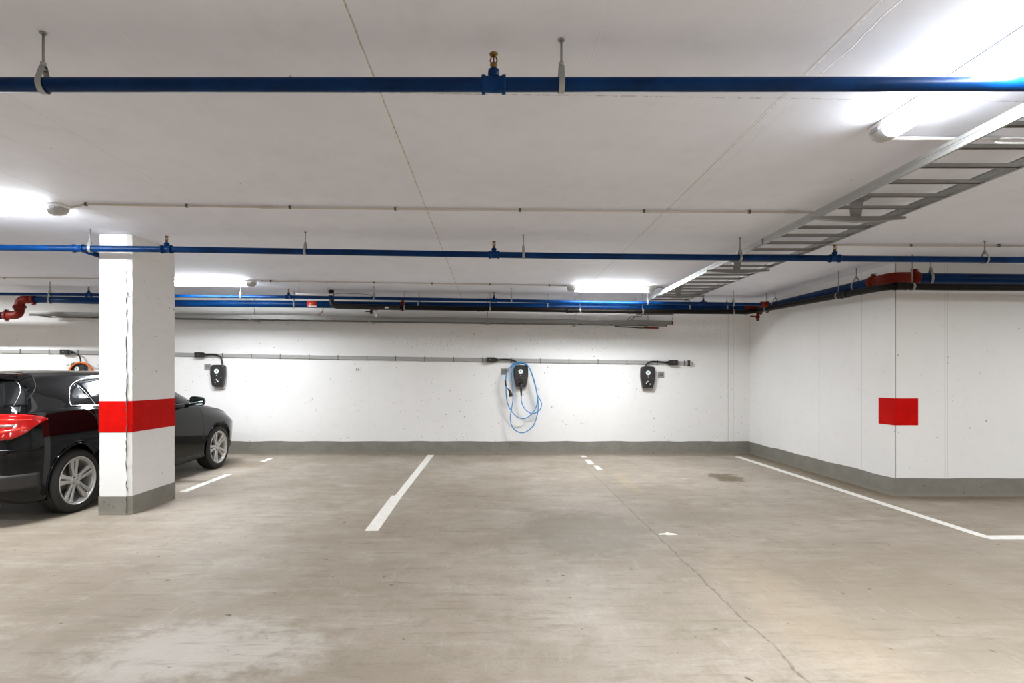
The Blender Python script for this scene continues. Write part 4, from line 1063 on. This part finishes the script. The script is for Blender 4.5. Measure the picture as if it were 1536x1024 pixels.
# wheels
def wheel():
    A = (1, 0, 0); O = (0, 0, 0)
    rim = MB(); rim.lathe([(-.010, .242), (.0, .239), (.002, .232), (-.008, .225), (-.035, .217), (-.15, .196), (-.19, .215), (-.195, .205), (-.15, .186), (-.03, .208), (-.016, .213)], O, A, 48, True)
    rim.lathe([(-.055, .062), (-.030, .064), (-.022, .058), (-.020, .036), (-.024, .034)], O, A, 30)
    for k in range(5):
        base = PI / 2 + 2 * PI * k / 5
        for s_ in (-1, 1):
            a0, a1 = base + s_ * .30, base + s_ * .165
            p0 = Vector((0, math.cos(a0), math.sin(a0))) * .046; p1 = Vector((0, math.cos(a1), math.sin(a1))) * .217
            d = (p1 - p0).normalized(); w = Vector((1, 0, 0)).cross(d); b = len(rim.v)
            for t, hw, xf, xb in ((0, .017, -.026, -.06), (.45, .0165, -.022, -.052), (.85, .022, -.014, -.046), (1.0, .028, -.008, -.046)):
                c = p0.lerp(p1, t)
                for e, x in ((-1, xb), (-1, xf - .006), (-.45, xf), (.45, xf), (1, xf - .006), (1, xb)): rim.v.append(c + w * (hw * e) + Vector((x, 0, 0)))
            for q in range(3):
                for j in range(6): rim.face((b + 6 * q + j, b + 6 * q + (j + 1) % 6, b + 6 * q + 6 + (j + 1) % 6, b + 6 * q + 6 + j))
            rim.face([b + j for j in range(6)]); rim.face([b + 18 + j for j in range(6)])
    r = rim.build('wheel', 'alloy', car, bevel=.0015)
    pr_ = [(-.205, .225), (-.206, .27), (-.198, .300), (-.180, .313), (-.170, .316)]
    for g in (-.155, -.12, -.085, -.05): pr_ += [(g - .006, .317), (g - .005, .309), (g + .005, .309), (g + .006, .317)]
    pr_ += [(-.028, .315), (-.012, .306), (-.002, .285), (.003, .268), (.002, .252), (-.004, .2415), (-.02, .236), (-.19, .217)]
    MB().lathe(pr_, O, A, 64, True).build('tyre', 'tyre', r)
    MB().lathe([(-.10, .145), (-.085, .145), (-.085, .07), (-.06, .065), (-.058, .02)], O, A, 36).build('brake_disc', 'disc_brake', r)
    MB().lathe([(-.026, .033), (-.016, .033), (-.013, .028), (-.013, .024), (-.015, .022), (-.015, .002)], O, A, 24).build('centre_cap', 'alloy', r)
    for k in range(5):
        a = PI / 2 + PI / 5 + 2 * PI * k / 5
        MB().cyl((-.030, math.cos(a) * .049, math.sin(a) * .049), (-.0195, math.cos(a) * .049, math.sin(a) * .049), .0075, 8).build('wheel_bolt', 'trim_black', r)
    return r
w0 = wheel(); kids = list(w0.children)
for i, (s, sg) in enumerate(((RA, 1), (FA, 1), (RA, -1), (FA, -1))):
    r = w0
    if i:
        r = w0.copy(); COL.objects.link(r); r.parent = car
        for c in kids: k = c.copy(); COL.objects.link(k); k.parent = r
    r.location = (sg * .872, s - S0, RW); r.rotation_euler = (0, 0, 0 if sg > 0 else PI)
    r.rotation_euler.x = (.12, .35, .2, .5)[i]
# door mirrors
for sg in (1, -1):
    mb = MB(); n, mm = 14, 18; c = Vector((.975, 2.66 - S0, 1.035))
    for i in range(n + 1):
        th = PI * i / n
        for j in range(mm):
            ph = 2 * PI * j / mm; sq = lambda v: math.copysign(abs(v) ** .62, v)
            x, y, z = sq(math.sin(th)) * sq(math.cos(ph)), -math.cos(th), sq(math.sin(th)) * sq(math.sin(ph))
            y = max(y, -.35)
            mb.v.append(Vector((sg * (c.x + x * .098), c.y + y * .085, c.z + z * .062 - .01 * x)))
    for i in range(n):
        for j in range(mm): mb.face((i * mm + j, i * mm + (j + 1) % mm, (i + 1) * mm + (j + 1) % mm, (i + 1) * mm + j), True)
    mo = mb.build('door_mirror', 'paint', car)
    MB().prism([(-.082, -.045), (.085, -.050), (.090, .035), (.06, .050), (-.082, .048)], .003, (sg * c.x, c.y - .0335, c.z), (sg, 0, 0), (0, 0, 1), (0, 1, 0)).build('mirror_glass', 'mirror', mo)
    MB().tube([(sg * .82, 2.70 - S0, .985), (sg * .89, 2.69 - S0, .99), (sg * .93, 2.68 - S0, 1.0)], [.028, .022, .02], 10).build('mirror_arm', 'trim_black', mo)
#ENDCAR#

# ------------------------------------------------------------------ light
def area(name, X, Y, sx, sy, power, rz=0.0):
    l = bpy.data.lights.new(name, 'AREA'); l.shape = 'RECTANGLE'; l.size = sx; l.size_y = sy; l.energy = power; l.color = (.91, .96, 1.0); l.spread = PI
    o = bpy.data.objects.new(name, l); COL.objects.link(o); o.location = (X, Y, ceil_z(X) - .095); o.rotation_euler = (0, 0, rz); return o
for i, (X, Y, r, w) in enumerate(((-4.10, 8.06, 0, 34), (1.72, 8.10, 0, 34), (-4.13, 4.52, 0, 34), (2.06, 2.33, PI / 2, 34), (-4.6, 2.1, 0, 40), (-1.0, -3.2, 0, 50), (2.9, -.2, PI / 2, 52), (-8.8, 4.5, 0, 60), (-9.0, 8.05, 0, 75), (7.2, 4.0, 0, 28), (4.7, 3.4, 0, 18), (5.2, -2.0, 0, 24), (-8.0, -1.0, 0, 60), (-2.0, -6.5, 0, 45), (4.5, -5.5, 0, 45))):
    area('lamp_and_fill_light', X, Y, 1.1, .09, w, r)  # lights under the visible lamps, then added ones out of view, mostly fill
w = bpy.data.worlds.new('world'); SC.world = w; w.use_nodes = True
w.node_tree.nodes['Background'].inputs[0].default_value = (1, .97, .93, 1); w.node_tree.nodes['Background'].inputs[1].default_value = .05

# ------------------------------------------------------------------ camera
cam = bpy.data.cameras.new('camera'); co = bpy.data.objects.new('camera', cam); COL.objects.link(co)
co.location = (0, 0, EYE); co.rotation_euler = (PI / 2, 0, 0)
cam.sensor_fit = 'HORIZONTAL'; cam.sensor_width = 36; cam.lens = FOC / 1536 * 36
cam.shift_x = (768 - VX) / 1536; cam.shift_y = (VY - 512) / 1536; cam.clip_start = .05; cam.clip_end = 100
SC.camera = co
vs = SC.view_settings; vs.view_transform = 'Standard'; vs.look = 'None'; vs.gamma = 1; vs.use_curve_mapping = False
vs.exposure = 1.1
SC.cycles.use_denoising = True; SC.cycles.max_bounces = 10; SC.cycles.diffuse_bounces = 6; SC.cycles.caustics_reflective = False; SC.cycles.caustics_refractive = False
